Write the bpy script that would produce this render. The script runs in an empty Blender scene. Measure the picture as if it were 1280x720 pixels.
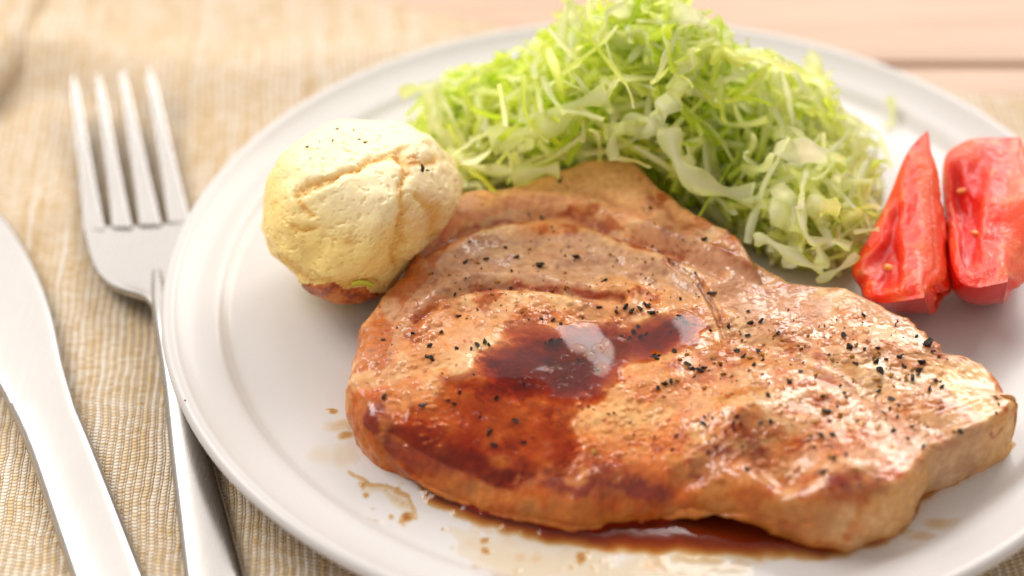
import bpy, bmesh, math, random
import numpy as np
from mathutils import Vector, Matrix, noise as mnoise

# ------------------------------------------------------------------ camera, world, lamps, exposure
SC = bpy.context.scene
R = 0.117                     # plate radius, metres
ZR = 0.0165                   # height of the plate's lip above the cloth
FPX, PITCH, DIST = 2750.0, math.radians(38.95), 4.524 * 0.117
CX, CY = 0.2795 * R, 0.040 * R           # plate centre
cp, sp = math.cos(PITCH), math.sin(PITCH)
CAM = np.array([0.0, -DIST * cp, ZR + DIST * sp])
FW = np.array([0.0, cp, -sp]); UP = np.array([0.0, sp, cp]); RT = np.array([1.0, 0, 0])

cam = bpy.data.cameras.new('camera'); camo = bpy.data.objects.new('camera', cam)
SC.collection.objects.link(camo); SC.camera = camo
cam.sensor_width = 36; cam.lens = FPX / 1280 * 36; cam.clip_start = 0.02; cam.clip_end = 20
camo.location = CAM; camo.rotation_euler = (math.pi / 2 - PITCH, 0, 0)
cam.dof.use_dof = True; cam.dof.focus_distance = 0.502; cam.dof.aperture_fstop = 5.4

W = bpy.data.worlds.new('World'); SC.world = W; W.use_nodes = True
bg = W.node_tree.nodes['Background']
bg.inputs[0].default_value = (1.0, 0.93, 0.87, 1); bg.inputs[1].default_value = 0.46

def area(name, loc, target, sx, sy, power, col):
    l = bpy.data.lights.new(name, 'AREA'); l.shape = 'RECTANGLE'; l.size = sx; l.size_y = sy
    l.energy = power; l.color = col
    o = bpy.data.objects.new(name, l); SC.collection.objects.link(o); o.location = loc
    o.rotation_euler = (Vector(target) - Vector(loc)).to_track_quat('-Z', 'Y').to_euler()
    return o
area('back_panel_light', (0.0, 1.55, 0.95), (0.0, 0.0, 0.05), 3.2, 1.9, 16, (1.0, 0.97, 0.94))  # broad dim panel added behind the table, sized for soft reflections in the steel
area('key_light', (-0.80, 0.42, 0.95), (0.03, 0.02, 0), 0.7, 0.6, 9.5, (1.0, 0.965, 0.93))
area('window_light', (0.43, 0.97, 0.84), (0.05, 0.0, 0), 0.56, 0.5, 5.8, (1.0, 0.975, 0.95))

SC.view_settings.view_transform = 'Standard'; SC.view_settings.look = 'None'
SC.view_settings.gamma = 1; SC.view_settings.exposure = 0.46; SC.view_settings.use_curve_mapping = False
SC.cycles.use_denoising = True
SC.cycles.max_bounces = 14; SC.cycles.diffuse_bounces = 12; SC.cycles.transmission_bounces = 12; SC.cycles.transparent_max_bounces = 16
SC.cycles.sample_clamp_indirect = 6.0
SC.cycles.caustics_reflective = False; SC.cycles.caustics_refractive = False

rng = np.random.default_rng(7)
random.seed(7)

# ------------------------------------------------------------------ helpers
def unproj(px, py, z):
    """pixel of the 1280x720 photograph -> world point at height z"""
    D = FW + (px - 640) / FPX * RT - (py - 360) / FPX * UP
    t = (z - CAM[2]) / D[2]
    return CAM + D * t
def unproj_a(P, z):
    P = np.asarray(P, float)
    z = np.broadcast_to(np.asarray(z, float), (len(P),))
    D = FW[None] + ((P[:, 0] - 640) / FPX)[:, None] * RT - ((P[:, 1] - 360) / FPX)[:, None] * UP
    return CAM + D * ((z - CAM[2]) / D[:, 2])[:, None]
def proj(X):
    v = X - CAM; d = v @ FW
    return np.stack([640 + FPX * (v @ RT) / d, 360 - FPX * (v @ UP) / d], -1)

_perm = np.random.default_rng(3).permutation(512)
_grad = np.random.default_rng(4).normal(size=(512, 3)); _grad /= np.linalg.norm(_grad, axis=1)[:, None]
def noise3(P):
    Pi = np.floor(P).astype(int); f = P - Pi; u = f * f * f * (f * (f * 6 - 15) + 10)
    out = np.zeros(len(P))
    for dx in (0, 1):
        for dy in (0, 1):
            for dz in (0, 1):
                h = _perm[(_perm[(_perm[(Pi[:, 0] + dx) & 511] + Pi[:, 1] + dy) & 511] + Pi[:, 2] + dz) & 511]
                g = _grad[h]
                d = g[:, 0] * (f[:, 0] - dx) + g[:, 1] * (f[:, 1] - dy) + g[:, 2] * (f[:, 2] - dz)
                wx = u[:, 0] if dx else 1 - u[:, 0]; wy = u[:, 1] if dy else 1 - u[:, 1]; wz = u[:, 2] if dz else 1 - u[:, 2]
                out += d * wx * wy * wz
    return out * 1.6
def fbm(P, scale, octv=3, seed=0, gain=0.5, aniso=(1, 1, 1)):
    Q = P * (scale * np.array(aniso)) + np.array([13.7 * seed + 31, 7.1 * seed + 17, 3.3 * seed + 5])
    o = np.zeros(len(P)); a = 1.0
    for k in range(octv):
        o += a * noise3(Q); Q = Q * 2.03 + 5.1; a *= gain
    return o
def sstep(a, b, x):
    t = np.clip((x - a) / (b - a), 0, 1); return t * t * (3 - 2 * t)
def stroke_d(P, pts):
    """distance from points P (n,2) to the polyline pts"""
    pts = np.asarray(pts, float); best = np.full(len(P), 1e9)
    for a, b in zip(pts[:-1], pts[1:]):
        ab = b - a; t = np.clip(((P - a) @ ab) / (ab @ ab), 0, 1)
        best = np.minimum(best, np.hypot(*(P - a - t[:, None] * ab).T))
    return best
def poly_sd(P, pts):
    """signed distance to a polygon, positive inside"""
    pts = np.asarray(pts, float); n = len(pts)
    d = stroke_d(P, np.vstack([pts, pts[:1]]))
    ins = np.zeros(len(P), bool); x, y = P[:, 0], P[:, 1]
    for i in range(n):
        x0, y0 = pts[i]; x1, y1 = pts[(i + 1) % n]
        c = ((y0 > y) != (y1 > y))
        if y1 != y0:
            ins ^= c & (x < (x1 - x0) * (y - y0) / (y1 - y0) + x0)
    return np.where(ins, d, -d)
def catmull(pts, n, closed=True):
    pts = np.asarray(pts, float); m = len(pts); out = []
    for i in range(m if closed else m - 1):
        if closed: p0, p1, p2, p3 = pts[(i - 1) % m], pts[i], pts[(i + 1) % m], pts[(i + 2) % m]
        else: p0, p1, p2, p3 = pts[max(i - 1, 0)], pts[i], pts[i + 1], pts[min(i + 2, m - 1)]
        for k in range(n):
            t = k / n
            out.append(0.5 * (2 * p1 + (p2 - p0) * t + (2 * p0 - 5 * p1 + 4 * p2 - p3) * t * t + (3 * p1 - p0 - 3 * p2 + p3) * t ** 3))
    if not closed: out.append(pts[-1])
    return np.array(out)
def lin(r, g, b):
    return np.array([(c / 255 / 12.92 if c / 255 <= 0.04045 else ((c / 255 + 0.055) / 1.055) ** 2.4) for c in (r, g, b)])
def mixc(C, col, m):
    m = np.clip(m, 0, 1)[:, None]
    return C * (1 - m) + np.asarray(col) * m

def mesh_np(name, V, F, smooth=True):
    """V (n,3), F: (m,4) or (m,3) int array"""
    me = bpy.data.meshes.new(name)
    V = np.asarray(V, np.float32); F = np.asarray(F, np.int32); k = F.shape[1]
    me.vertices.add(len(V)); me.vertices.foreach_set('co', V.ravel())
    me.loops.add(F.size); me.loops.foreach_set('vertex_index', F.ravel())
    me.polygons.add(len(F)); me.polygons.foreach_set('loop_start', np.arange(0, F.size, k, dtype=np.int32))
    me.polygons.foreach_set('loop_total', np.full(len(F), k, np.int32))
    if smooth: me.polygons.foreach_set('use_smooth', np.ones(len(F), bool))
    me.update(calc_edges=True); me.validate()
    return me
def set_col(me, C, name='Col'):
    a = me.attributes.new(name, 'FLOAT_COLOR', 'POINT')
    C4 = np.ones((len(C), 4), np.float32); C4[:, :3] = C
    a.data.foreach_set('color', C4.ravel())
def set_f(me, x, name):
    a = me.attributes.new(name, 'FLOAT', 'POINT'); a.data.foreach_set('value', np.asarray(x, np.float32))
def link(name, me, mat=None, parent=None, label=None, cat=None, group=None, kind=None):
    o = bpy.data.objects.new(name, me); SC.collection.objects.link(o)
    if mat is not None and me is not None and len(me.materials) == 0: me.materials.append(mat)
    if parent is not None: o.parent = parent
    tag(o, label, cat, group, kind)
    return o
def tag(o, label=None, cat=None, group=None, kind=None):
    if label: o['label'] = label
    if cat: o['category'] = cat
    if group: o['group'] = group
    if kind: o['kind'] = kind
def empty(name, loc, label, cat, group=None):
    """the thing's parent: its parts keep world coordinates through matrix_parent_inverse"""
    o = bpy.data.objects.new(name, None); SC.collection.objects.link(o); o.empty_display_size = 0.01
    o.location = loc; tag(o, label, cat, group)
    return o
def adopt(o, parent):
    o.parent = parent; o.matrix_parent_inverse = Matrix.Translation(parent.location).inverted()
    return o
def grid_faces(nr, nc, wrap=False):
    i = np.arange(nr - 1)[:, None]; j = np.arange(nc if wrap else nc - 1)[None]
    a = i * nc + j; b = i * nc + (j + 1) % nc
    return np.stack([a, b, b + nc, a + nc], -1).reshape(-1, 4)
def grid_normals(X):
    """X (nr,nc,3), columns wrap"""
    du = np.roll(X, -1, 1) - np.roll(X, 1, 1); dv = np.gradient(X, axis=0)
    n = np.cross(du, dv); n /= np.linalg.norm(n, axis=-1, keepdims=True) + 1e-12
    return n

def fit_silhouette(parts, px, cpx, nb=90):
    """stretch a solid across the view so that its outline has the traced proportions (depth is kept)"""
    allp = np.vstack(parts); c0 = np.array(cpx, float)
    def polar(Q): d = Q - c0; return np.arctan2(d[:, 1], d[:, 0]), np.hypot(d[:, 0], d[:, 1])
    bins = np.linspace(-np.pi, np.pi, nb, endpoint=False)
    def outer(a, r):
        o = np.array([r[np.abs((a - b + np.pi) % (2 * np.pi) - np.pi) < 2.2 * np.pi / nb].max(initial=0) for b in bins])
        o[o == 0] = np.median(o[o > 0]); return o
    ra = outer(*polar(proj(allp)))
    tp = catmull(px, 20); rt = outer(*polar(tp))
    k = rt / ra
    for _ in range(2): k = 0.25 * np.roll(k, 1) + 0.5 * k + 0.25 * np.roll(k, -1)
    kk = lambda a: np.interp((a + np.pi) % (2 * np.pi), np.append(bins + np.pi, 2 * np.pi), np.append(k, k[0]))
    out = []
    for P in parts:
        Q = proj(P); a, r = polar(Q); d = Q - c0; f = kk(a); w = sstep(0.0, 0.5, r / np.interp((a + np.pi) % (2 * np.pi), np.append(bins + np.pi, 2 * np.pi), np.append(ra, ra[0])))
        mean = k.mean(); s_ = mean + (f - mean) * w
        Qn = c0 + d * s_[:, None]
        dep = (P - CAM) @ FW
        D = FW[None] + ((Qn[:, 0] - 640) / FPX)[:, None] * RT - ((Qn[:, 1] - 360) / FPX)[:, None] * UP
        out.append(CAM + D * dep[:, None])
    return out

# node helpers
def newmat(name):
    m = bpy.data.materials.new(name); m.use_nodes = True
    nt = m.node_tree; b = nt.nodes['Principled BSDF']
    return m, nt, b
def N(nt, t, **kw):
    n = nt.nodes.new(t)
    for k, v in kw.items():
        if k.startswith('i_'):
            n.inputs[int(k[2:])].default_value = v
        else: setattr(n, k, v)
    return n
def ramp(nt, src, stops):
    r = nt.nodes.new('ShaderNodeValToRGB'); e = r.color_ramp.elements
    while len(e) < len(stops): e.new(0.5)
    for el, (p, c) in zip(e, stops):
        el.position = p; el.color = (*c, 1) if len(c) == 3 else c
    nt.links.new(src, r.inputs[0]); return r.outputs[0]
def math_(nt, op, a, b=None, clamp=False):
    n = nt.nodes.new('ShaderNodeMath'); n.operation = op; n.use_clamp = clamp
    for k, s in enumerate((a, b)):
        if s is None: continue
        if isinstance(s, (int, float)): n.inputs[k].default_value = s
        else: nt.links.new(s, n.inputs[k])
    return n.outputs[0]
def mixrgb(nt, fac, a, b, mode='MIX'):
    n = nt.nodes.new('ShaderNodeMix'); n.data_type = 'RGBA'; n.blend_type = mode
    for s, k in ((fac, 0), (a, 6), (b, 7)):
        if isinstance(s, (int, float)): n.inputs[k].default_value = s
        elif isinstance(s, (tuple, list)): n.inputs[k].default_value = (*s, 1)
        else: nt.links.new(s, n.inputs[k])
    return n.outputs[2]
def noise_n(nt, scale, detail=3, rough=0.5, vec=None, dist=0.0):
    n = N(nt, 'ShaderNodeTexNoise'); n.inputs['Scale'].default_value = scale; n.inputs['Detail'].default_value = detail
    n.inputs['Roughness'].default_value = rough; n.inputs['Distortion'].default_value = dist
    if vec is not None: nt.links.new(vec, n.inputs['Vector'])
    return n.outputs['Fac']
def objco(nt, scale=None, rot=None):
    t = N(nt, 'ShaderNodeTexCoord'); o = t.outputs['Object']
    if scale or rot:
        mp = N(nt, 'ShaderNodeMapping')
        if scale: mp.inputs['Scale'].default_value = scale
        if rot: mp.inputs['Rotation'].default_value = rot
        nt.links.new(o, mp.inputs['Vector']); o = mp.outputs['Vector']
    return o
def bump(nt, height, strength, dist, prev=None):
    n = N(nt, 'ShaderNodeBump'); n.inputs['Strength'].default_value = strength; n.inputs['Distance'].default_value = dist
    nt.links.new(height, n.inputs['Height'])
    if prev is not None: nt.links.new(prev, n.inputs['Normal'])
    return n.outputs['Normal']

# ------------------------------------------------------------------ table and cloth
def build_table():
    m, nt, b = newmat('pale_wood')
    co = objco(nt, scale=(1.6, 22, 22))
    g = noise_n(nt, 6, 5, 0.6, co, 0.6)
    col = ramp(nt, g, [(0.3, tuple(lin(176, 142, 116))), (0.7, tuple(lin(200, 168, 142)))])
    nt.links.new(col, b.inputs['Base Color']); b.inputs['Roughness'].default_value = 0.5
    nt.links.new(bump(nt, g, 0.15, 0.0006), b.inputs['Normal'])
    # bare sheet just under the planks, planks as single boards with open joints
    me = mesh_np('table_base', [(-0.9, -0.7, -0.034), (0.9, -0.7, -0.034), (0.9, 0.9, -0.034), (-0.9, 0.9, -0.034)], [(0, 1, 2, 3)])
    base = link('table', me, m, kind='structure', label='pale pinkish wooden table top made of planks', cat='table')
    groove = unproj(1200, 81, -0.003)[1]
    y = groove - 0.12 * 6
    k = 0
    while y < 0.85:
        y0, y1 = y + 0.0008, y + 0.1192
        bm = bmesh.new()
        bmesh.ops.create_cube(bm, size=1)
        for v in bm.verts: v.co = Vector((v.co.x * 1.8, (y0 + y1) / 2 + v.co.y * (y1 - y0), -0.0175 + v.co.z * 0.029 ))
        bmesh.ops.bevel(bm, geom=bm.edges[:], offset=0.0012, segments=2, affect='EDGES')
        pm = bpy.data.meshes.new('plank'); bm.to_mesh(pm); bm.free()
        o = link('plank', pm, m, base)
        y += 0.12; k += 1

def cloth_z(X, Y):
    """gentle creases of the cloth, as heights in metres"""
    P = np.stack([X, Y, np.zeros_like(X)], -1).reshape(-1, 3)
    z = 0.0012 * fbm(P, 9, 2, 3).reshape(X.shape)
    z = z * sstep(0.02, 0.10, np.hypot(X - CX, Y - CY) - 0.06)
    def w(px, py): return unproj(px, py, 0)[:2]
    def ridge(pts, width, h):
        q = np.array([w(*p) for p in pts]); d = stroke_d(np.stack([X.ravel(), Y.ravel()], -1), q).reshape(X.shape)
        return h * np.exp(-(d / width) ** 2)
    z += ridge([(-40, 60), (60, 72), (150, 84), (300, 92), (420, 88), (520, 74)], 0.014, 0.0036)
    z += ridge([(-60, 150), (60, 118), (140, 128), (230, 150)], 0.006, -0.0012)
    z += ridge([(60, -30), (64, 30), (56, 70)], 0.012, 0.004)
    z += ridge([(-20, 300), (90, 250), (110, 200)], 0.008, 0.0012)
    return z

def build_cloth():
    m, nt, b = newmat('woven_cloth')
    t = N(nt, 'ShaderNodeTexCoord'); o = t.outputs['Object']
    # slow wander of the yarns
    wob = N(nt, 'ShaderNodeTexNoise'); wob.inputs['Scale'].default_value = 60; wob.inputs['Detail'].default_value = 2
    nt.links.new(o, wob.inputs['Vector'])
    vm = N(nt, 'ShaderNodeVectorMath', operation='MULTIPLY_ADD'); nt.links.new(wob.outputs['Color'], vm.inputs[0])
    vm.inputs[1].default_value = (0.0026, 0.0012, 0); nt.links.new(o, vm.inputs[2])
    mp = N(nt, 'ShaderNodeMapping'); mp.inputs['Rotation'].default_value = (0, 0, math.radians(-4)); nt.links.new(vm.outputs[0], mp.inputs['Vector'])
    sx = N(nt, 'ShaderNodeSeparateXYZ'); nt.links.new(mp.outputs[0], sx.inputs[0])
    PXW, PYW = 0.0019, 0.00112
    u = math_(nt, 'DIVIDE', sx.outputs[0], PXW); v = math_(nt, 'DIVIDE', sx.outputs[1], PYW)
    col_i = math_(nt, 'FLOOR', u); row_i = math_(nt, 'FLOOR', v)
    fu = math_(nt, 'FRACT', u)
    # every column is a fat slubby band (weft floats) followed by a thin pale warp thread
    shift = math_(nt, 'MULTIPLY', math_(nt, 'MODULO', col_i, 2.0), 0.5)
    fv = math_(nt, 'FRACT', math_(nt, 'ADD', v, shift))
    band = math_(nt, 'MULTIPLY', math_(nt, 'SUBTRACT', 1.0, math_(nt, 'ABSOLUTE', math_(nt, 'SUBTRACT', math_(nt, 'MULTIPLY', fu, 1.55), 0.78))), 1.0, True)  # 0..1 hump over 0..0.65
    rowh = math_(nt, 'SINE', math_(nt, 'MULTIPLY', fv, math.pi))
    fat = math_(nt, 'MULTIPLY', math_(nt, 'POWER', math_(nt, 'SUBTRACT', 1.0, math_(nt, 'POWER', math_(nt, 'ABSOLUTE', math_(nt, 'SUBTRACT', math_(nt, 'MULTIPLY', fu, 2.9), 1.0)), 2.0), True), 0.6), math_(nt, 'ADD', math_(nt, 'MULTIPLY', rowh, 0.75), 0.25))
    wc = math_(nt, 'SUBTRACT', math_(nt, 'MULTIPLY', fu, 6.4), 5.4)
    thin = math_(nt, 'SUBTRACT', 1.0, math_(nt, 'POWER', math_(nt, 'ABSOLUTE', wc), 2.0), True)
    thin = math_(nt, 'MULTIPLY', thin, math_(nt, 'ADD', math_(nt, 'MULTIPLY', math_(nt, 'SINE', math_(nt, 'ADD', math_(nt, 'MULTIPLY', v, math.pi * 2.0), math_(nt, 'MULTIPLY', col_i, 2.4))), 0.42), 0.55))
    h = math_(nt, 'MAXIMUM', fat, math_(nt, 'MULTIPLY', thin, 0.85))
    # colour per column and per yarn
    cx1 = N(nt, 'ShaderNodeCombineXYZ'); nt.links.new(col_i, cx1.inputs[0]); nt.links.new(math_(nt, 'MULTIPLY', v, 0.02), cx1.inputs[1])
    ncol = noise_n(nt, 0.9, 2, 0.6, cx1.outputs[0])
    cx2 = N(nt, 'ShaderNodeCombineXYZ'); nt.links.new(col_i, cx2.inputs[0]); nt.links.new(row_i, cx2.inputs[1])
    wn = N(nt, 'ShaderNodeTexWhiteNoise', noise_dimensions='2D'); nt.links.new(cx2.outputs[0], wn.inputs['Vector'])
    big = noise_n(nt, 22, 3, 0.6, o)
    tone = math_(nt, 'ADD', math_(nt, 'MULTIPLY', ncol, 0.75), math_(nt, 'ADD', math_(nt, 'MULTIPLY', wn.outputs['Value'], 0.22), math_(nt, 'MULTIPLY', big, 0.2)))
    fatc = ramp(nt, tone, [(0.28, tuple(lin(200, 162, 104))), (0.46, tuple(lin(220, 190, 144))), (0.64, tuple(lin(232, 213, 186))), (0.84, tuple(lin(238, 227, 212)))])
    thinc = ramp(nt, wn.outputs['Value'], [(0.0, tuple(lin(208, 182, 148))), (1.0, tuple(lin(234, 218, 196)))])
    isthin = math_(nt, 'GREATER_THAN', fu, 0.70)
    c = mixrgb(nt, isthin, fatc, thinc)
    gap = math_(nt, 'SUBTRACT', 1.0, math_(nt, 'MULTIPLY', h, 2.4), True)
    c = mixrgb(nt, math_(nt, 'MULTIPLY', gap, 0.5), c, tuple(lin(150, 112, 74)))
    nt.links.new(c, b.inputs['Base Color'])
    b.inputs['Roughness'].default_value = 0.75
    b.inputs['Specular IOR Level'].default_value = 0.3
    fz = noise_n(nt, 3500, 2, 0.6, o)
    hh = math_(nt, 'ADD', h, math_(nt, 'MULTIPLY', fz, 0.25))
    nt.links.new(bump(nt, hh, 0.9, 0.0006), b.inputs['Normal'])
    # sheet with the far edge seen in the photograph
    nx, ny = 260, 260
    far_l, far_r = unproj(420, -12, 0.001), unproj(1285, 118, 0.001)
    far_m = unproj(700, 44, 0.001)
    xs = np.linspace(-0.30, 0.42, nx)
    cf = np.polyfit([far_l[0], far_m[0], far_r[0]], [far_l[1], far_m[1], far_r[1]], 2)
    yfar = np.polyval(cf, np.clip(xs, -0.16, 0.26))
    yfar = np.where(xs < -0.16, yfar + (-0.16 - xs) * 0.3, yfar)
    S = np.linspace(0, 1, ny)[:, None]
    X = np.broadcast_to(xs, (ny, nx)).copy(); Y = -0.36 + (yfar[None] + 0.36) * S
    Z = cloth_z(X, Y)
    top = np.stack([X, Y, Z + 0.0], -1).reshape(-1, 3); bot = top.copy(); bot[:, 2] = np.maximum(-0.0020, bot[:, 2] - 0.0012)
    F = grid_faces(ny, nx); n = ny * nx
    ring = np.concatenate([np.arange(nx), np.arange(1, ny) * nx + nx - 1, (ny - 1) * nx + np.arange(nx - 2, -1, -1), np.arange(ny - 2, 0, -1) * nx])
    rn = np.roll(ring, -1)
    side = np.stack([ring, ring + n, rn + n, rn], -1)
    me = mesh_np('cloth', np.vstack([top, bot]), np.vstack([F, F[:, ::-1] + n, side]))
    link('placemat', me, m, label='beige coarsely woven cloth placemat under the plate and cutlery', cat='placemat')
    # second folded layer lying over it in the far left corner
    pts = [(-60, 118), (-2, 72), (24, 48), (46, 22), (49, -4), (50, -60), (-70, -70)]
    w = np.array([unproj(px, py, 0.012) for px, py in pts])[:, :2]
    c = w.mean(0); outl = catmull(w, 12); nA, nB = len(outl), 10
    V = []
    for k in range(nB + 1):
        t_ = k / nB
        for j in range(nA):
            p = c + (outl[j] - c) * t_
            d = (1 - t_)
            z = 0.0035 + 0.0055 * min(1, d * 2.0) ** 0.5 + 0.001 * math.sin(p[0] * 120 + p[1] * 60)
            V.append((p[0], p[1], z))
    for j in range(nA): V.append((outl[j][0], outl[j][1], 0.0005))
    me = mesh_np('napkin_fold', V, grid_faces(nB + 2, nA, True))
    link('napkin', me, m, label='folded corner of beige cloth lying over the woven placemat', cat='napkin')

# ------------------------------------------------------------------ plate
ZF = 0.0114                    # top of the plate's floor
PROFILE = [(0.0, ZF), (0.055, ZF), (0.085, ZF), (0.0960, ZF + 0.0001), (0.1002, ZF + 0.0004), (0.1022, ZF + 0.0011), (0.1036, ZF + 0.00185), (0.1052, ZF + 0.0023),
           (0.1080, ZF + 0.00285), (0.1107, ZF + 0.0036), (0.1128, ZF + 0.0044), (0.1142, ZF + 0.0051), (0.1154, ZF + 0.0053), (0.1164, ZF + 0.0049), (0.1170, ZF + 0.0040), (0.1169, ZF + 0.0030),
           (0.1156, ZF + 0.0018), (0.1125, ZF + 0.0002), (0.106, 0.0088), (0.096, 0.0068), (0.084, 0.0050), (0.079, 0.0030), (0.076, 0.0008), (0.073, 0.0008), (0.070, 0.0036), (0.060, 0.0060), (0.0, 0.0064)]
def plate_floor(x, y):
    r = np.hypot(x - CX, y - CY)
    pr = np.array(PROFILE[:14]); return np.interp(r, pr[:, 0], pr[:, 1])
def build_plate():
    m, nt, b = newmat('white_glaze')
    o = objco(nt)
    nz = noise_n(nt, 14, 3, 0.5, o)
    nt.links.new(ramp(nt, nz, [(0.3, (0.555, 0.525, 0.505)), (0.7, (0.585, 0.555, 0.535))]), b.inputs['Base Color'])
    b.inputs['Roughness'].default_value = 0.36; b.inputs['Specular IOR Level'].default_value = 0.35
    b.inputs['Coat Weight'].default_value = 0.10; b.inputs['Coat Roughness'].default_value = 0.10
    b.inputs['Subsurface Weight'].default_value = 0.0
    nt.links.new(bump(nt, noise_n(nt, 55, 2, 0.5, o), 0.05, 0.002), b.inputs['Normal'])
    pr = catmull(np.array(PROFILE), 5, closed=False); na = 256
    a = np.linspace(0, 2 * np.pi, na, endpoint=False)
    V = np.stack([pr[:, 0][:, None] * np.cos(a), pr[:, 0][:, None] * np.sin(a), np.broadcast_to(pr[:, 1][:, None], (len(pr), na))], -1)
    V = V.reshape(-1, 3) + np.array([CX, CY, 0])
    me = mesh_np('plate', V, grid_faces(len(pr), na, True)[:, ::-1])
    link('dinner_plate', me, m, label='round off-white glazed dinner plate with a double-ringed rim', cat='plate')

# ------------------------------------------------------------------ pork chop
TOPZ = ZF + 0.0150
far_px = [(441, 470), (448, 430), (463, 392), (486, 362), (512, 330), (536, 298), (560, 264), (600, 249), (640, 240), (680, 226), (720, 213), (760, 209), (792, 217), (814, 240),
          (842, 266), (884, 291), (930, 319), (970, 346), (1004, 356), (1050, 362), (1092, 381), (1130, 401), (1163, 424), (1184, 450), (1222, 458), (1246, 476), (1258, 505)]
near_px = [(1263, 548), (1250, 566), (1205, 588), (1160, 610), (1141, 630), (1132, 650), (1095, 668), (1030, 680), (970, 668), (905, 652), (850, 645), (790, 648), (740, 655), (690, 652), (640, 645), (580, 626), (530, 604), (492, 582), (458, 560), (440, 525)]
CH = {}
CORE = [(578, 472), (600, 442), (640, 420), (700, 409), (780, 402), (850, 398), (884, 408), (862, 424), (812, 438), (782, 454), (752, 482), (716, 506), (690, 504), (640, 482), (606, 480)]
FILM = [(478, 520), (505, 492), (552, 470), (600, 462), (660, 470), (712, 512), (728, 552), (722, 576), (660, 590), (560, 576), (500, 552)]
def sauce_depth(pq, P3):
    nn = fbm(P3, 110, 3, 61)
    return 0.0017 * sstep(-18, 34, poly_sd(pq, CORE) + 10 * nn) + 0.00050 * sstep(-10, 30, poly_sd(pq, FILM) + 20 * nn)
def chop_fields(pq, P3, bare=False):
    """relief of the top as heights in metres; pq are photo pixels of the undisplaced top, P3 world points"""
    h = 0.0011 * fbm(P3, 38, 2 if bare else 3, 1)
    if not bare: h -= sauce_depth(pq, P3)
    g = lambda cx, cy, sx, sy, a: a * np.exp(-((pq[:, 0] - cx) / sx) ** 2 - ((pq[:, 1] - cy) / sy) ** 2)
    h += g(600, 560, 90, 30, -0.0004)
    # raised fat band beyond the seam
    seam = [(530, 318), (575, 290), (620, 276), (690, 268), (740, 278), (790, 298), (840, 318), (900, 345)]
    ds = stroke_d(pq, seam)
    h += -0.0016 * np.exp(-(ds / 6.0) ** 2) + 0.0009 * np.exp(-((ds - 14) / 10) ** 2)
    fat = sstep(-4, 10, poly_sd(pq, [(520, 325), (575, 288), (620, 272), (690, 262), (740, 270), (790, 290), (850, 318), (950, 352), (900, 240), (760, 150), (540, 200), (480, 300)]))
    h += 0.0016 * fat
    h += 0.0030 * fat * sstep(8, 70, ds)
    h -= 0.0058 * sstep(455, 592, pq[:, 1] + 0.10 * (700 - pq[:, 0]) * (pq[:, 0] < 700)) * (1 - sstep(850, 960, pq[:, 0]))
    # ledge in front of the grey band
    led = [(520, 402), (548, 378), (575, 364), (620, 358), (680, 360), (730, 368), (780, 372)]
    dl = stroke_d(pq, led)
    h += -0.0012 * np.exp(-(dl / 5.0) ** 2) + 0.0010 * np.exp(-((dl - 13) / 9) ** 2)
    h += -0.0012 * np.exp(-(stroke_d(pq, [(840, 330), (872, 352), (893, 384), (906, 412)]) / 4.0) ** 2)
    h += -0.0007 * np.exp(-(stroke_d(pq, [(700, 330), (770, 326), (830, 345), (870, 372)]) / 5.0) ** 2)
    # mound and valley in front, trough on the right
    h += g(925, 520, 60, 26, 0.0040) + g(860, 560, 50, 26, 0.0016) + g(985, 590, 34, 22, -0.0046) + g(955, 570, 26, 18, -0.0024) + g(1060, 590, 46, 24, 0.0020)
    h += g(1000, 470, 80, 30, 0.0012)
    h += -0.0013 * np.exp(-(stroke_d(pq, [(900, 415), (980, 440), (1060, 470), (1130, 520), (1180, 545)]) / 16) ** 2)
    h += g(1190, 500, 46, 30, 0.0006) + g(1090, 430, 50, 26, 0.0010)
    h += 0.0010 * np.exp(-(stroke_d(pq, [(470, 520), (520, 570), (600, 600), (700, 612), (800, 622)]) / 16) ** 2)
    h += -0.0016 * np.exp(-(stroke_d(pq, [(820, 600), (850, 575), (880, 570)]) / 9) ** 2)
    # muscle fibres
    ang = math.radians(28); c, s = math.cos(ang), math.sin(ang)
    Q = np.stack([P3[:, 0] * c + P3[:, 1] * s, -P3[:, 0] * s + P3[:, 1] * c, P3[:, 2] * 0], -1)
    if bare: return h
    right = sstep(820, 900, pq[:, 0])
    h += 0.00018 * fbm(Q, 60, 3, 5, aniso=(1, 4, 1)) * (0.35 + 0.65 * right)
    h += 0.00010 * fbm(P3, 300, 2, 6)
    return h
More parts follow.
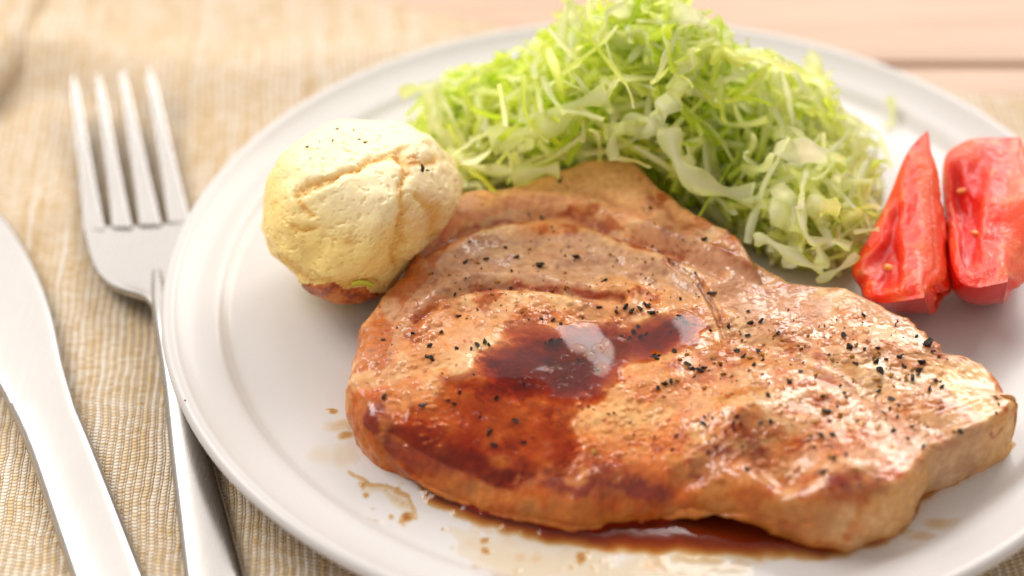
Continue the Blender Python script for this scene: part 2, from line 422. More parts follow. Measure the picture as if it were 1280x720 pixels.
def build_chop():
    o_far = unproj_a(far_px, TOPZ - 0.002 + 0.0032 * np.exp(-((np.array(far_px)[:, 0] - 715) / 110) ** 2)); o_near = unproj_a(near_px, ZF + 0.002)
    outl = catmull(np.vstack([o_far, o_near])[:, :2], 14)
    cen = unproj(820, 440, TOPZ)[:2]
    rel = outl - cen; th = np.unwrap(np.arctan2(rel[:, 1], rel[:, 0])); rad = np.hypot(rel[:, 0], rel[:, 1])
    if th[-1] < th[0]: th, rad = th[::-1], rad[::-1]
    NA, NT, NE, NW, NB = 1300, 250, 26, 30, 4
    a = np.linspace(0, 2 * np.pi, NA, endpoint=False)
    t0 = th[0]; aa = (a - t0) % (2 * np.pi) + t0
    order = np.argsort(th)
    rho = np.interp(aa, np.append(th[order], th[order][0] + 2 * np.pi), np.append(rad[order], rad[order][0]))
    cs = np.stack([np.cos(a), np.sin(a), np.zeros(NA)], -1)
    rho = rho + 0.00060 * fbm(cs, 12, 1, 11) + 0.00016 * fbm(cs, 33, 1, 12)
    edge = cen[None] + cs[:, :2] * rho[:, None]
    epx = proj(np.column_stack([edge, np.full(NA, TOPZ)]))
    # how round the shoulder is, and how far the underside is lifted off the plate
    right = sstep(1040, 1150, epx[:, 0]) * sstep(450, 520, epx[:, 1])
    front = sstep(500, 560, epx[:, 1]) * (1 - sstep(1000, 1080, epx[:, 0]))
    e0 = 0.0035 + 0.0055 * front - 0.0020 * right
    hr = 0.0030 + 0.0045 * front - 0.0014 * right
    lift = 0.0058 * np.exp(-((epx[:, 0] - 880) / 62) ** 2) * sstep(480, 560, epx[:, 1]) + 0.0010 * np.exp(-((epx[:, 0] - 540) / 40) ** 2) * sstep(480, 540, epx[:, 1])
    rows = []
    # top rows (denser towards the edge)
    for k in range(NT):
        t = (k + 0.4) / NT; t = t ** 0.62
        rr = (rho - e0) * t
        rows.append((rr, np.zeros(NA), 0))
    for k in range(1, NE + 1):
        ph = k / NE * math.pi / 2
        rows.append((rho - e0 * (1 - math.sin(ph)), hr * (1 - math.cos(ph)), 1))
    XY = np.stack([cen[None, None] + cs[None, :, :2] * r[None, :, None] for r, _, _ in rows])[:, 0]
    drop = np.stack([d for _, d, _ in rows])
    P3 = np.concatenate([XY.reshape(-1, 2), np.full((XY.shape[0] * NA, 1), TOPZ)], 1)
    pq = proj(P3)
    h = chop_fields(pq, P3).reshape(len(rows), NA)
    CH['zs'] = (TOPZ + chop_fields(pq, P3, True).reshape(len(rows), NA) - drop).ravel(); CH['depth'] = sauce_depth(pq, P3)
    # thickness falls towards the rear left a little
    base = TOPZ + h - drop
    top = np.concatenate([XY, base[..., None]], -1)
    wall = []
    zt = base[-1]; zb = ZF - 0.0006 + lift
    wob = fbm(np.column_stack([edge * 60, np.zeros(NA)]), 1, 1, 15)
    for k in range(1, NW + 1):
        q = k / NW
        z = zt + (zb - zt) * q
        und = 0.0004 - 0.0016 * front * q ** 2 - 0.0022 * (lift > 0.0008) * q ** 2 + 0.0010 * math.sin(q * math.pi) * (0.6 + wob)
        wall.append(np.column_stack([cen[None] + cs[:, :2] * (rho + und)[:, None], z]))
    for k in range(1, NB + 1):
        wall.append(np.column_stack([cen[None] + cs[:, :2] * (rho * (1 - 0.22 * k))[:, None], zb + 0.0002]))
    X = np.concatenate([top, np.stack(wall)], 0)
    nr = X.shape[0]
    n = grid_normals(X); n[-NB:] = (0, 0, -1)
    if n[10, :, 2].mean() < 0: n = -n
    flat = X.reshape(-1, 3)
    # small relief everywhere along the normal: blisters, crust, fibres on the cut side
    pq2 = proj(flat)
    iswall = np.zeros((nr, NA)); iswall[NT + NE // 2:] = 1; iswall[NT:NT + NE // 2] = np.linspace(0, 1, NE // 2)[:, None]; iswall = iswall.ravel()
    disp = 0.00007 * fbm(flat, 700, 2, 21) + 0.00026 * fbm(flat, 170, 2, 22) * (0.35 + 0.65 * iswall)
    disp += iswall * (0.00026 * fbm(flat, 200, 3, 23) + 0.0007 * fbm(flat, 75, 2, 25))
    nR = fbm(flat, 420, 3, 24); disp += 0.00016 * (0.5 - np.abs(nR)) * sstep(-0.1, 0.4, fbm(flat, 130, 4, 45)) * (1 - iswall)
    # blisters and fat droplets
    bl_mask = np.zeros(len(flat)); topsel = np.where(np.arange(nr * NA) < (NT + NE) * NA)[0]
    zones = [(900, 1180, 395, 600, 330), (470, 560, 370, 560, 90), (530, 780, 350, 410, 70), (720, 900, 480, 600, 110), (1090, 1250, 440, 540, 30)]
    tx, ty = pq2[topsel, 0], pq2[topsel, 1]
    r2 = np.random.default_rng(5)
    for x0, x1, y0, y1, cnt in zones:
        for _ in range(cnt):
            bx, by = r2.uniform(x0, x1), r2.uniform(y0, y1); rr = r2.uniform(2.4, 6.0) * (1 if r2.random() < .85 else 1.5)
            s = np.where((np.abs(tx - bx) < rr * 1.5) & (np.abs(ty - by) < rr * 1.2))[0]
            if len(s) == 0: continue
            d2 = ((tx[s] - bx) / rr) ** 2 + ((ty[s] - by) / (rr * 0.70)) ** 2
            dome = np.clip(1 - d2, 0, 1) ** 0.7
            disp[topsel[s]] += dome * rr * 0.000055
            bl_mask[topsel[s]] = np.maximum(bl_mask[topsel[s]], np.exp(-((np.sqrt(d2) - 1.0) / 0.3) ** 2) * r2.uniform(0.2, 1))
    if n.reshape(-1, 3)[5 * NA, 2] < 0: n = -n
    X2 = flat + n.reshape(-1, 3) * disp[:, None]
    # ---- colours (the meat's own: raw-pale, browned, fat, glaze)
    wpx = 11 * np.column_stack([fbm(flat, 120, 3, 31), fbm(flat, 120, 3, 32)])
    q = pq2 + wpx
    n1 = fbm(flat, 55, 4, 41); n2 = fbm(flat, 190, 3, 42); n3 = fbm(flat, 600, 2, 43)
    tan, gold = lin(222, 164, 104), lin(205, 128, 56)
    C = np.tile(lin(214, 156, 104), (len(flat), 1))
    nA = fbm(flat, 70, 4, 44); nB = fbm(flat, 130, 4, 45); nC = fbm(flat, 330, 3, 46)
    C = mixc(C, lin(234, 198, 150), sstep(0.02, 0.45, nA + 0.3 * nC) * 0.8)
    C = mixc(C, lin(206, 122, 50), sstep(0.05, 0.55, nB + 0.35 * nC) * 0.75)
    C = mixc(C, lin(172, 84, 30), sstep(0.38, 0.75, nB + 0.5 * nC) * 0.7)
    # pale right part
    rp_ = sstep(840, 960, q[:, 0]) * (1 - sstep(560, 610, q[:, 1]))
    C = mixc(C, lin(206, 164, 122), rp_ * 0.7)
    C = mixc(C, lin(224, 192, 152), rp_ * sstep(0.05, 0.5, nA) * 0.6)
    C = mixc(C, lin(196, 120, 56), rp_ * sstep(0.22, 0.6, nB + .4 * nC) * 0.7)
    a8 = math.radians(24); Qf = np.stack([flat[:, 0] * math.cos(a8) + flat[:, 1] * math.sin(a8), -flat[:, 0] * math.sin(a8) + flat[:, 1] * math.cos(a8), flat[:, 2]], -1)
    nF = fbm(Qf, 45, 4, 47, aniso=(1, 4.5, 1), gain=0.6)
    zr = np.exp(-((q[:, 0] - 950) / 130) ** 2 - ((q[:, 1] - 510) / 70) ** 2)
    C = mixc(C, lin(196, 104, 34), np.clip(zr * 1.4, 0, 1) * sstep(0.05, 0.5, nF + 0.25 * nC) * 0.85)
    C = mixc(C, lin(150, 62, 16), np.clip(zr * 1.4, 0, 1) * sstep(0.45, 0.8, nF + 0.4 * nC) * 0.8)
    # greyed lean band
    gb = poly_sd(q, [(462, 430), (470, 395), (500, 355), (540, 318), (600, 298), (700, 288), (770, 300), (850, 335), (890, 375), (840, 365), (770, 350), (730, 362), (640, 352), (570, 357), (530, 385), (495, 440), (475, 480)])
    C = mixc(C, lin(194, 154, 126), sstep(-6, 8, gb) * (0.85 + 0.3 * n2))
    C = mixc(C, lin(170, 122, 96), sstep(-6, 8, gb) * sstep(0.0, 0.5, nC) * 0.6)
    gb2 = poly_sd(q, [(800, 262), (850, 275), (960, 350), (1040, 372), (1040, 420), (960, 415), (905, 380), (860, 330), (790, 295)])
    C = mixc(C, lin(196, 146, 114), sstep(-8, 12, gb2) * (0.8 + 0.4 * n2))
    # fat band at the rear
    fb = poly_sd(q, [(515, 325), (575, 284), (640, 262), (700, 256), (760, 262), (800, 280), (830, 262), (800, 200), (760, 150), (560, 200), (490, 300)])
    C = mixc(C, lin(244, 188, 134), sstep(-4, 5, fb))
    C = mixc(C, lin(206, 136, 96), sstep(0, 6, fb) * (1 - sstep(6, 26, fb)) * 0.7)
    # fat at the right end and the cut side below it
    rf = poly_sd(q, [(1150, 452), (1190, 445), (1235, 455), (1262, 480), (1275, 560), (1240, 580), (1222, 520), (1180, 480)])
    C = mixc(C, lin(232, 192, 138), sstep(-5, 8, rf))
    C = mixc(C, lin(228, 180, 120), iswall * sstep(1060, 1120, q[:, 0]) * 0.9)
    C = mixc(C, lin(204, 166, 136), iswall * sstep(1150, 1168, q[:, 0]) * (1 - sstep(1215, 1240, q[:, 0])) * sstep(480, 520, q[:, 1]) * (0.9 + .3 * n2))
    C = mixc(C, lin(236, 206, 164), iswall * sstep(0.1, .5, n2) * sstep(1060, 1120, q[:, 0]) * 0.35)
    # front wall: honey brown
    fw = iswall * (1 - sstep(1000, 1080, q[:, 0])) * sstep(470, 560, q[:, 1])
    C = mixc(C, lin(196, 122, 52), fw * 0.9)
    C = mixc(C, lin(150, 92, 44), fw * sstep(0.0, 0.6, n1 + .5 * n2) * 0.6)
    C = mixc(C, lin(176, 128, 80), fw * sstep(0.1, 0.6, -n1 + .4 * n3) * 0.6)
    # browned crust along the edges
    eidx = np.zeros((nr, NA)); eidx[NT - 25:NT + NE + 3] = 1; eidx = eidx.ravel()
    C = mixc(C, lin(172, 88, 34), eidx * (1 - 0.75 * sstep(-4, 5, fb)) * sstep(0.0, 0.5, n2 + 0.5 * n1 + 0.1) * 0.75 * (1 - 0.5 * sstep(1000, 1100, q[:, 0])))
    lft = np.exp(-(stroke_d(q, [(445, 520), (450, 450), (470, 395), (505, 345), (545, 290), (560, 268)]) / 11) ** 2)
    C = mixc(C, lin(186, 108, 48), lft * (0.6 + 0.9 * nB))
    # scattered browning
    brown = sstep(0.25, 0.75, n2 * 0.7 + n1 * 0.6)
    zone = np.exp(-((q[:, 0] - 900) / 180) ** 2 - ((q[:, 1] - 540) / 80) ** 2) + np.exp(-((q[:, 0] - 560) / 90) ** 2 - ((q[:, 1] - 480) / 80) ** 2) * 0.6
    C = mixc(C, lin(178, 80, 22), brown * np.clip(zone, 0, 1) * 0.95)
    C = mixc(C, lin(214, 130, 56), sstep(-0.4, 0.5, n1 + n2 * .5) * np.clip(zone, 0, 1) * 0.6)
    for pts, w_, col, k_ in [
        ([(572, 366), (620, 357), (680, 360), (735, 370), (775, 376)], 5.5, (150, 62, 24), .95),
        ([(516, 408), (540, 386), (560, 372)], 6, (170, 84, 32), .8),
        ([(552, 300), (610, 281), (690, 270), (745, 283), (800, 304), (850, 326)], 4.5, (160, 78, 44), .9),
        ([(815, 255), (850, 276), (900, 305), (962, 345)], 9, (152, 78, 42), .85),
        ([(838, 292), (850, 300)], 9, (120, 50, 26), .9),
        ([(842, 332), (872, 352), (893, 384), (906, 412)], 2.6, (140, 78, 40), .9),
        ([(555, 272), (548, 292)], 7, (190, 84, 36), .8),
        ([(468, 520), (500, 552), (550, 572), (620, 588), (700, 594), (770, 604), (815, 614)], 36, (206, 104, 24), .95),
        ([(468, 524), (500, 556), (550, 576), (620, 590), (700, 596), (770, 606), (815, 614)], 21, (124, 42, 0), 1.2),
        ([(520, 560), (600, 585)], 18, (150, 60, 8), .8),
        ([(870, 590), (900, 570), (925, 550), (935, 530)], 14, (126, 42, 0), 1.0),
        ([(900, 560), (940, 570)], 12, (120, 44, 12), .9),
        ([(1035, 612), (1062, 604), (1090, 600)], 12, (136, 36, 2), 1.0),
        ([(1000, 622), (1040, 628), (1085, 622)], 9, (176, 84, 30), .7),
        ([(1166, 436), (1180, 448)], 9, (156, 60, 20), .85),
        ([(1236, 470), (1250, 490), (1250, 520)], 8, (206, 118, 48), .8),
        ([(1105, 592), (1120, 588)], 7, (190, 84, 28), .8),
    ]:
        d = stroke_d(q, pts)
        C = mixc(C, lin(*col), np.exp(-(d / w_) ** 2) * k_ * (0.8 + 0.7 * n2 + 0.5 * nC))
    # red crust spots
    r3 = np.random.default_rng(9)
    spots = [(921, 532, 9), (907, 540, 7), (845, 546, 5), (735, 508, 6), (760, 520, 4), (880, 566, 7), (1118, 398, 5), (1178, 442, 6), (1250, 516, 6), (1240, 540, 4)]
    spots += [(r3.uniform(740, 1100), r3.uniform(420, 620), r3.uniform(1.5, 4)) for _ in range(120)]
    spots += [(r3.uniform(460, 760), r3.uniform(340, 600), r3.uniform(1.5, 3.5)) for _ in range(70)]
    for sx_, sy_, sr in spots:
        s = np.where((np.abs(q[:, 0] - sx_) < sr * 2.5) & (np.abs(q[:, 1] - sy_) < sr * 2.5))[0]
        d2 = ((q[s, 0] - sx_) / sr) ** 2 + ((q[s, 1] - sy_) / (sr * .7)) ** 2
        C[s] = mixc(C[s], lin(160, 58, 8), np.exp(-d2 ** 2) * 0.8)
    C = mixc(C, lin(190, 104, 42), bl_mask * 0.55)
    C = mixc(C, lin(150, 66, 22), sstep(0.42, 0.8, nC + 0.4 * nB) * 0.45 * (1 - 0.6 * sstep(-6, 8, gb)) * (1 - iswall))
    keep = np.maximum(sstep(-4, 5, fb), sstep(-5, 8, rf))[:, None] * 0.6
    frontz = (sstep(440, 540, q[:, 1]) * (1 - sstep(900, 1020, q[:, 0])))[:, None]
    tint = np.array([0.90, 0.83, 0.73]) * (1 - frontz) + np.array([0.94, 0.80, 0.58]) * frontz
    C = C * (tint * (1 - keep) + np.array([0.97, 0.95, 0.92]) * keep)
    C *= (1 + 0.16 * n3 + 0.10 * n2)[:, None]
    C = np.clip(C, 0.004, 0.9)
    # how much fat and juice lies on it
    wet = 0.25 + 0.75 * sstep(-0.25, 0.2, fbm(flat, 95, 3, 51)) + 0.35 * sstep(780, 900, q[:, 0]) * (1 - sstep(1180, 1220, q[:, 0]))
    wet -= 0.35 * sstep(-6, 8, gb) + 0.30 * sstep(-6, 8, gb2) + 0.35 * sstep(-4, 5, fb)
    wet = np.clip(wet + 0.2 * sstep(540, 600, q[:, 1]), 0.05, 1) * (1 - 0.5 * iswall)
    wet = np.clip(wet + 0.6 * np.exp(-(stroke_d(q, [(462, 440), (470, 500), (500, 550), (560, 580), (640, 596), (740, 604), (820, 618)]) / 16) ** 2), 0.05, 1)

    m, nt, b = newmat('seared_pork')
    at = N(nt, 'ShaderNodeAttribute', attribute_name='Col'); aw = N(nt, 'ShaderNodeAttribute', attribute_name='wet')
    o = objco(nt)
    nz = noise_n(nt, 900, 4, 0.6, o)
    col = mixrgb(nt, 0.28, at.outputs['Color'], ramp(nt, nz, [(0.3, (0.62, 0.50, 0.40)), (0.7, (1.25, 1.2, 1.1))]), 'MULTIPLY')
    nt.links.new(col, b.inputs['Base Color'])
    nt.links.new(math_(nt, 'SUBTRACT', 0.62, math_(nt, 'MULTIPLY', aw.outputs['Fac'], 0.28)), b.inputs['Roughness'])
    b.inputs['Subsurface Weight'].default_value = 0.10; b.inputs['Subsurface Radius'].default_value = (1.0, 0.45, 0.2); b.inputs['Subsurface Scale'].default_value = 0.0025
    nt.links.new(math_(nt, 'MULTIPLY', aw.outputs['Fac'], 0.95), b.inputs['Coat Weight'])
    b.inputs['Specular IOR Level'].default_value = 0.15; b.inputs['Coat Roughness'].default_value = 0.09; b.inputs['Coat IOR'].default_value = 1.45
    nb = bump(nt, noise_n(nt, 1700, 3, 0.6, o), 0.35, 0.0002)
    nt.links.new(nb, b.inputs['Normal'])
    nt.links.new(bump(nt, noise_n(nt, 420, 2, 0.5, o), 0.2, 0.0003), b.inputs['Coat Normal'])

    F = grid_faces(nr, NA, True)
    if n.reshape(-1, 3)[5 * NA, 2] > 0:
        a_, b_, c_ = X2[F[0, 0]], X2[F[0, 1]], X2[F[0, 2]]
        if np.cross(b_ - a_, c_ - a_)[2] < 0: F = F[:, ::-1]
    Xg = X2.reshape(nr, NA, 3); vn = grid_normals(Xg); 
    if vn[10, :, 2].mean() < 0: vn = -vn
    vn = vn.reshape(-1, 3)
    loc = np.array([cen[0], cen[1], ZF])
    root = empty('pork_chop', loc, 'seared pork chop glazed with brown sauce and cracked pepper', 'pork chop')
    fq = q[F].mean(1); fwall = iswall[F].mean(1)
    in_fat = (fb[F].mean(1) > 0); in_rf = (rf[F].mean(1) > 0) & ~in_fat
    cap = np.concatenate([[0], []])
    for nm, sel, lab in (('lean_meat', ~(in_fat | in_rf), None), ('fat_cap', in_fat, 'pale fat band curling along the rear edge'), ('fat_end', in_rf, 'creamy fat at the blunt end of the chop')):
        f = F[sel]; used, inv = np.unique(f, return_inverse=True)
        me = mesh_np(nm, X2[used] - loc, inv.reshape(-1, 4))
        set_col(me, C[used]); set_f(me, wet[used], 'wet')
        me.normals_split_custom_set_from_vertices(vn[used].tolist())
        ob = link(nm, me, m, root)
        if lab: ob['label'] = lab
    CH.update(flat0=flat, X=Xg, cen=cen, rho=rho - e0, NA=NA, NT=NT, NE=NE, cs=cs, C=C, flat=X2, F=F, q=q, pq2=pq2, vn=vn)

def chop_z(x, y):
    """height of the chop's top at a point"""
    X = CH['X'][:CH['NT'] + CH['NE'] // 2].reshape(-1, 3)
    if 'grid' not in CH:
        x0, y0 = X[:, 0].min(), X[:, 1].min(); st = 0.0006
        nx, ny = int((X[:, 0].max() - x0) / st) + 2, int((X[:, 1].max() - y0) / st) + 2
        g = np.full((nx, ny), np.nan); ii = ((X[:, 0] - x0) / st).astype(int); jj = ((X[:, 1] - y0) / st).astype(int)
        s = np.zeros((nx, ny)); c = np.zeros((nx, ny)); np.add.at(s, (ii, jj), X[:, 2]); np.add.at(c, (ii, jj), 1)
        g[c > 0] = s[c > 0] / c[c > 0]
        CH['grid'] = (x0, y0, st, g)
    x0, y0, st, g = CH['grid']
    i, j = int((x - x0) / st), int((y - y0) / st)
    if 0 <= i < g.shape[0] and 0 <= j < g.shape[1]:
        return g[i, j]
    return float('nan')
def on_chop(px, py):
    z = TOPZ
    for _ in range(8):
        p = unproj(px, py, z); z2 = chop_z(p[0], p[1])
        if not np.isfinite(z2): return None
        z = 0.5 * z + 0.5 * z2
    return unproj(px, py, z)

# ------------------------------------------------------------------ sauce
def liquid_mat(name, ab, rough=0.05):
    """clear liquid: what lies below is tinted by the thickness above it, the surface mirrors like water"""
    m = bpy.data.materials.new(name); m.use_nodes = True; nt = m.node_tree; nt.nodes.clear()
    out = N(nt, 'ShaderNodeOutputMaterial'); tr = N(nt, 'ShaderNodeBsdfTransparent'); gl = N(nt, 'ShaderNodeBsdfGlossy')
    gl.inputs['Roughness'].default_value = rough
    th = N(nt, 'ShaderNodeAttribute', attribute_name='thick')
    chans = [math_(nt, 'EXPONENT', math_(nt, 'MULTIPLY', th.outputs['Fac'], -a * 1000)) for a in ab]
    cc = N(nt, 'ShaderNodeCombineColor')
    for k in range(3): nt.links.new(chans[k], cc.inputs[k])
    nt.links.new(cc.outputs[0], tr.inputs['Color'])
    fr = N(nt, 'ShaderNodeFresnel'); fr.inputs['IOR'].default_value = 1.38
    nt.links.new(bump(nt, noise_n(nt, 260, 2, 0.5, objco(nt)), 0.05, 0.0005), gl.inputs['Normal'])
    # deep liquid scatters a little red-brown light of its own
    df = N(nt, 'ShaderNodeBsdfDiffuse'); df.inputs['Color'].default_value = (0.09, 0.016, 0.010, 1)
    m1 = N(nt, 'ShaderNodeMixShader'); nt.links.new(math_(nt, 'MULTIPLY', th.outputs['Fac'], 90.0, True), m1.inputs[0])
    nt.links.new(tr.outputs[0], m1.inputs[1]); nt.links.new(df.outputs[0], m1.inputs[2])
    ge = N(nt, 'ShaderNodeNewGeometry')       # the mirror is the upper face only; from below the light just passes
    ff = math_(nt, 'MULTIPLY', fr.outputs[0], math_(nt, 'SUBTRACT', 1.0, ge.outputs['Backfacing']))
    mx = N(nt, 'ShaderNodeMixShader'); nt.links.new(ff, mx.inputs[0]); nt.links.new(m1.outputs[0], mx.inputs[1]); nt.links.new(gl.outputs[0], mx.inputs[2])
    nt.links.new(mx.outputs[0], out.inputs['Surface'])
    return m
def bubble_mat():
    m = bpy.data.materials.new('thin_bubble_film'); m.use_nodes = True; nt = m.node_tree; nt.nodes.clear()
    out = N(nt, 'ShaderNodeOutputMaterial'); tr = N(nt, 'ShaderNodeBsdfTransparent'); gl = N(nt, 'ShaderNodeBsdfGlossy')
    tr.inputs['Color'].default_value = (1.0, 0.93, 0.86, 1); gl.inputs['Roughness'].default_value = 0.04
    lw = N(nt, 'ShaderNodeLayerWeight'); lw.inputs[0].default_value = 0.28
    mx = N(nt, 'ShaderNodeMixShader'); ge = N(nt, 'ShaderNodeNewGeometry'); nt.links.new(math_(nt, 'MULTIPLY', math_(nt, 'MULTIPLY', lw.outputs['Fresnel'], math_(nt, 'SUBTRACT', 1.0, ge.outputs['Backfacing'])), 0.5), mx.inputs[0]); nt.links.new(tr.outputs[0], mx.inputs[1]); nt.links.new(gl.outputs[0], mx.inputs[2])
    nt.links.new(mx.outputs[0], out.inputs['Surface'])
    return m
def dome_mesh(name, seg=14, rings=5):
    V = [(0, 0, 1)]; F = []
    for r in range(1, rings + 1):
        a = r / rings * math.pi / 2
        for s in range(seg):
            b = s / seg * 2 * math.pi; V.append((math.sin(a) * math.cos(b), math.sin(a) * math.sin(b), math.cos(a)))
    me = bpy.data.meshes.new(name)
    for s in range(seg): F.append((0, 1 + s, 1 + (s + 1) % seg))
    for r in range(rings - 1):
        for s in range(seg):
            a = 1 + r * seg + s; b = 1 + r * seg + (s + 1) % seg
            F.append((a, a + seg, b + seg, b))
    me.from_pydata(V, [], F)
    for p in me.polygons: p.use_smooth = True
    return me
SAUCE_AB = (0.56, 1.5, 2.6)
def build_sauce():
    X2, F, q = CH['flat'], CH['F'], CH['q']; NA, NT, NE = CH['NA'], CH['NT'], CH['NE']
    lm = liquid_mat('soy_sauce', SAUCE_AB)
    film2 = poly_sd(q, [(860, 430), (905, 425), (935, 440), (930, 462), (900, 470), (870, 455)])
    film3 = poly_sd(q, [(960, 600), (1010, 580), (1030, 600), (1000, 622), (930, 625)])
    P3 = X2
    nn = fbm(P3, 150, 3, 61)
    z = X2[:, 2]; smooth_z = np.full(len(X2), -1.0); smooth_z[:len(CH['zs'])] = CH['zs']
    dep = np.zeros(len(X2)); dep[:len(CH['depth'])] = CH['depth']
    m_ = sstep(0.00006, 0.00030, dep)
    th = np.maximum((smooth_z + 0.00008 - z) * m_, 0) * (dep > 0.00004)
    th = np.maximum(th, 0.00022 * sstep(0, 14, film2) + 0.00022 * sstep(0, 14, film3))
    # clear fat and juice lying between the blisters of the right half
    fm = sstep(820, 900, q[:, 0]) * (1 - sstep(1120, 1190, q[:, 0])) * sstep(405, 430, q[:, 1]) * (1 - sstep(575, 620, q[:, 1]))
    fm *= sstep(-0.25, 0.25, fbm(P3, 75, 3, 63) + 0.25)
    clear = (smooth_z + 0.00005 + 0.00003 * nn - z) * fm
    clear = np.where(fm > 0.02, clear, 0)
    sel = np.zeros(len(X2), bool); sel[:(NT + NE // 2) * NA] = True
    th_all = np.maximum(th, clear)
    ok = sel & (th_all > 0.000008)
    th = th_all
    f = F[ok[F].all(1)]
    used, inv = np.unique(f, return_inverse=True)
    loc = np.append(CH['cen'], TOPZ)
    V = X2[used].copy(); V[:, 2] += th[used] + 0.00002
    root = empty('sauce_puddle', loc, 'dark red-brown sauce puddle with bubbles pooled on top of the pork chop', 'sauce')
    me = mesh_np('pool', V - loc, inv.reshape(-1, 4)); set_f(me, th[used], 'thick')
    link('pool', me, lm, root)
    # bubbles
    bm_ = bubble_mat(); dm = dome_mesh('bubble'); dm.materials.append(bm_)
    lst = [(687, 463, 7), (668, 466, 6), (660, 474, 5), (676, 476, 7), (696, 466, 12), (704, 486, 10), (682, 486, 5), (690, 496, 5), (704, 500, 6), (712, 474, 6), (718, 464, 5), (660, 482, 4), (672, 484, 4),
           (722, 440, 13), (706, 448, 8), (736, 446, 10), (748, 436, 9), (716, 456, 4), (728, 456, 4), (700, 458, 3), (694, 454, 3), (742, 460, 6), (752, 456, 5), (690, 508, 4), (700, 512, 4), (712, 512, 4),
           (770, 432, 19), (752, 462, 8), (776, 458, 14), (745, 487, 11), (730, 500, 13), (718, 498, 5), (700, 476, 3), (724, 478, 4), (734, 470, 4), (650, 478, 3), (644, 474, 3)]
    r4 = np.random.default_rng(12)
    lst += [(r4.uniform(515, 600), r4.uniform(480, 560), r4.uniform(2.5, 6)) for _ in range(26)]
    lst += [(r4.uniform(640, 700), r4.uniform(480, 580), r4.uniform(2, 5)) for _ in range(14)]
    lst += [(598, 574, 10), (738, 540, 12), (728, 552, 9), (640, 505, 6), (606, 526, 7), (570, 520, 7), (548, 534, 8)]
    lst += [(r4.uniform(770, 900), r4.uniform(420, 520), r4.uniform(2, 5)) for _ in range(36)]
    for px, py, rp in lst:
        p = on_chop(px, py)
        if p is None: continue
        zt = p[2] + (0.0016 if 590 < px < 790 and 405 < py < 500 else 0.0002)
        p = unproj(px, py, zt); r = rp / 5150
        o = link('bubble', dm, None, root); o.location = np.array([p[0], p[1], zt]) - loc; o.scale = (r, r, r * 0.62)

    # the juice on the plate round the chop
    g = 0.0005
    lo = unproj(400, 720, ZF); hi = unproj(1270, 480, ZF)
    xs = np.arange(unproj(395, 600, ZF)[0] - 0.005, unproj(1275, 560, ZF)[0] + 0.002, g); ys = np.arange(lo[1] - 0.012, hi[1] + 0.01, g)
    Xg, Yg = np.meshgrid(xs, ys); P = np.column_stack([Xg.ravel(), Yg.ravel(), np.full(Xg.size, ZF)])
    pp = proj(P) + 5 * np.column_stack([fbm(P, 140, 2, 71), fbm(P, 140, 2, 72)])
    nz = fbm(P, 230, 3, 73); nzz = fbm(P, 700, 2, 74)
    cpx = [(px, py) for px, py in near_px]
    dch = stroke_d(pp, cpx)
    t = np.zeros(len(P))
    # dark pool under the lifted front edge
    dk = poly_sd(pp, [(500, 585), (532, 632), (588, 660), (680, 682), (760, 694), (860, 699), (960, 702), (1030, 702), (1092, 693), (1146, 662), (1080, 640), (900, 600), (700, 600)])
    t = np.maximum(t, 0.0014 * sstep(-1, 20, dk + 3 * nz))
    # collar of juice round the right end
    col = poly_sd(pp, [(1000, 690), (1080, 688), (1128, 668), (1150, 642), (1156, 628), (1206, 602), (1255, 574), (1272, 556), (1240, 530), (1100, 600)])
    t = np.maximum(t, 0.00055 * sstep(-1, 6, col))
    # amber spread
    am = poly_sd(pp, [(560, 660), (600, 662), (700, 680), (770, 686), (860, 690), (940, 692), (960, 700), (930, 724), (880, 740), (760, 745), (650, 740), (600, 712), (570, 690)])
    t = np.maximum(t, 0.00009 * sstep(-8, 22, am + 14 * nz) * (1 + 0.08 * nzz) + 0.00004 * np.exp(-((am + 14 * nz - 2) / 3) ** 2))
    am2 = poly_sd(pp, [(760, 688), (900, 690), (940, 700), (900, 716), (820, 706)])
    t = np.maximum(t, 0.00026 * sstep(-2, 16, am2 + 9 * nz))
    # the curled ring of thin juice at the left
    t = np.maximum(t, 0.00010 * sstep(0, 10, poly_sd(pp, [(440, 596), (468, 608), (500, 612), (522, 632), (520, 652), (500, 640), (470, 620)])))
    t = np.maximum(t, 0.00034 * np.exp(-(stroke_d(pp, [(440, 592), (462, 606), (490, 612), (510, 622), (520, 638), (520, 650)]) / 2.0) ** 2))
    for cx_, cy_, w_, h_, a_ in [(415, 514, 6, 3, .0005), (432, 546, 8, 5, .0004), (428, 532, 20, 7, .00013), (453, 606, 4, 2.5, .0006), (458, 619, 5, 3, .0006), (510, 648, 7, 5, .0008), (490, 644, 4, 2.5, .0005), (552, 662, 4, 2, .0005),
                                (606, 674, 5, 3, .0007), (608, 690, 5, 4, .0006), (726, 698, 6, 6, .0006), (890, 690, 9, 4, .0006), (1175, 655, 20, 8, .00014), (1150, 672, 16, 6, .00013), (470, 612, 14, 4, .0001), (430, 570, 20, 16, .00007), (402, 570, 18, 12, .00005)]:
        t = np.maximum(t, a_ * np.exp(-(((pp[:, 0] - cx_) / w_) ** 2 + ((pp[:, 1] - cy_) / h_) ** 2) ** 1.5))
    r6 = np.random.default_rng(19)
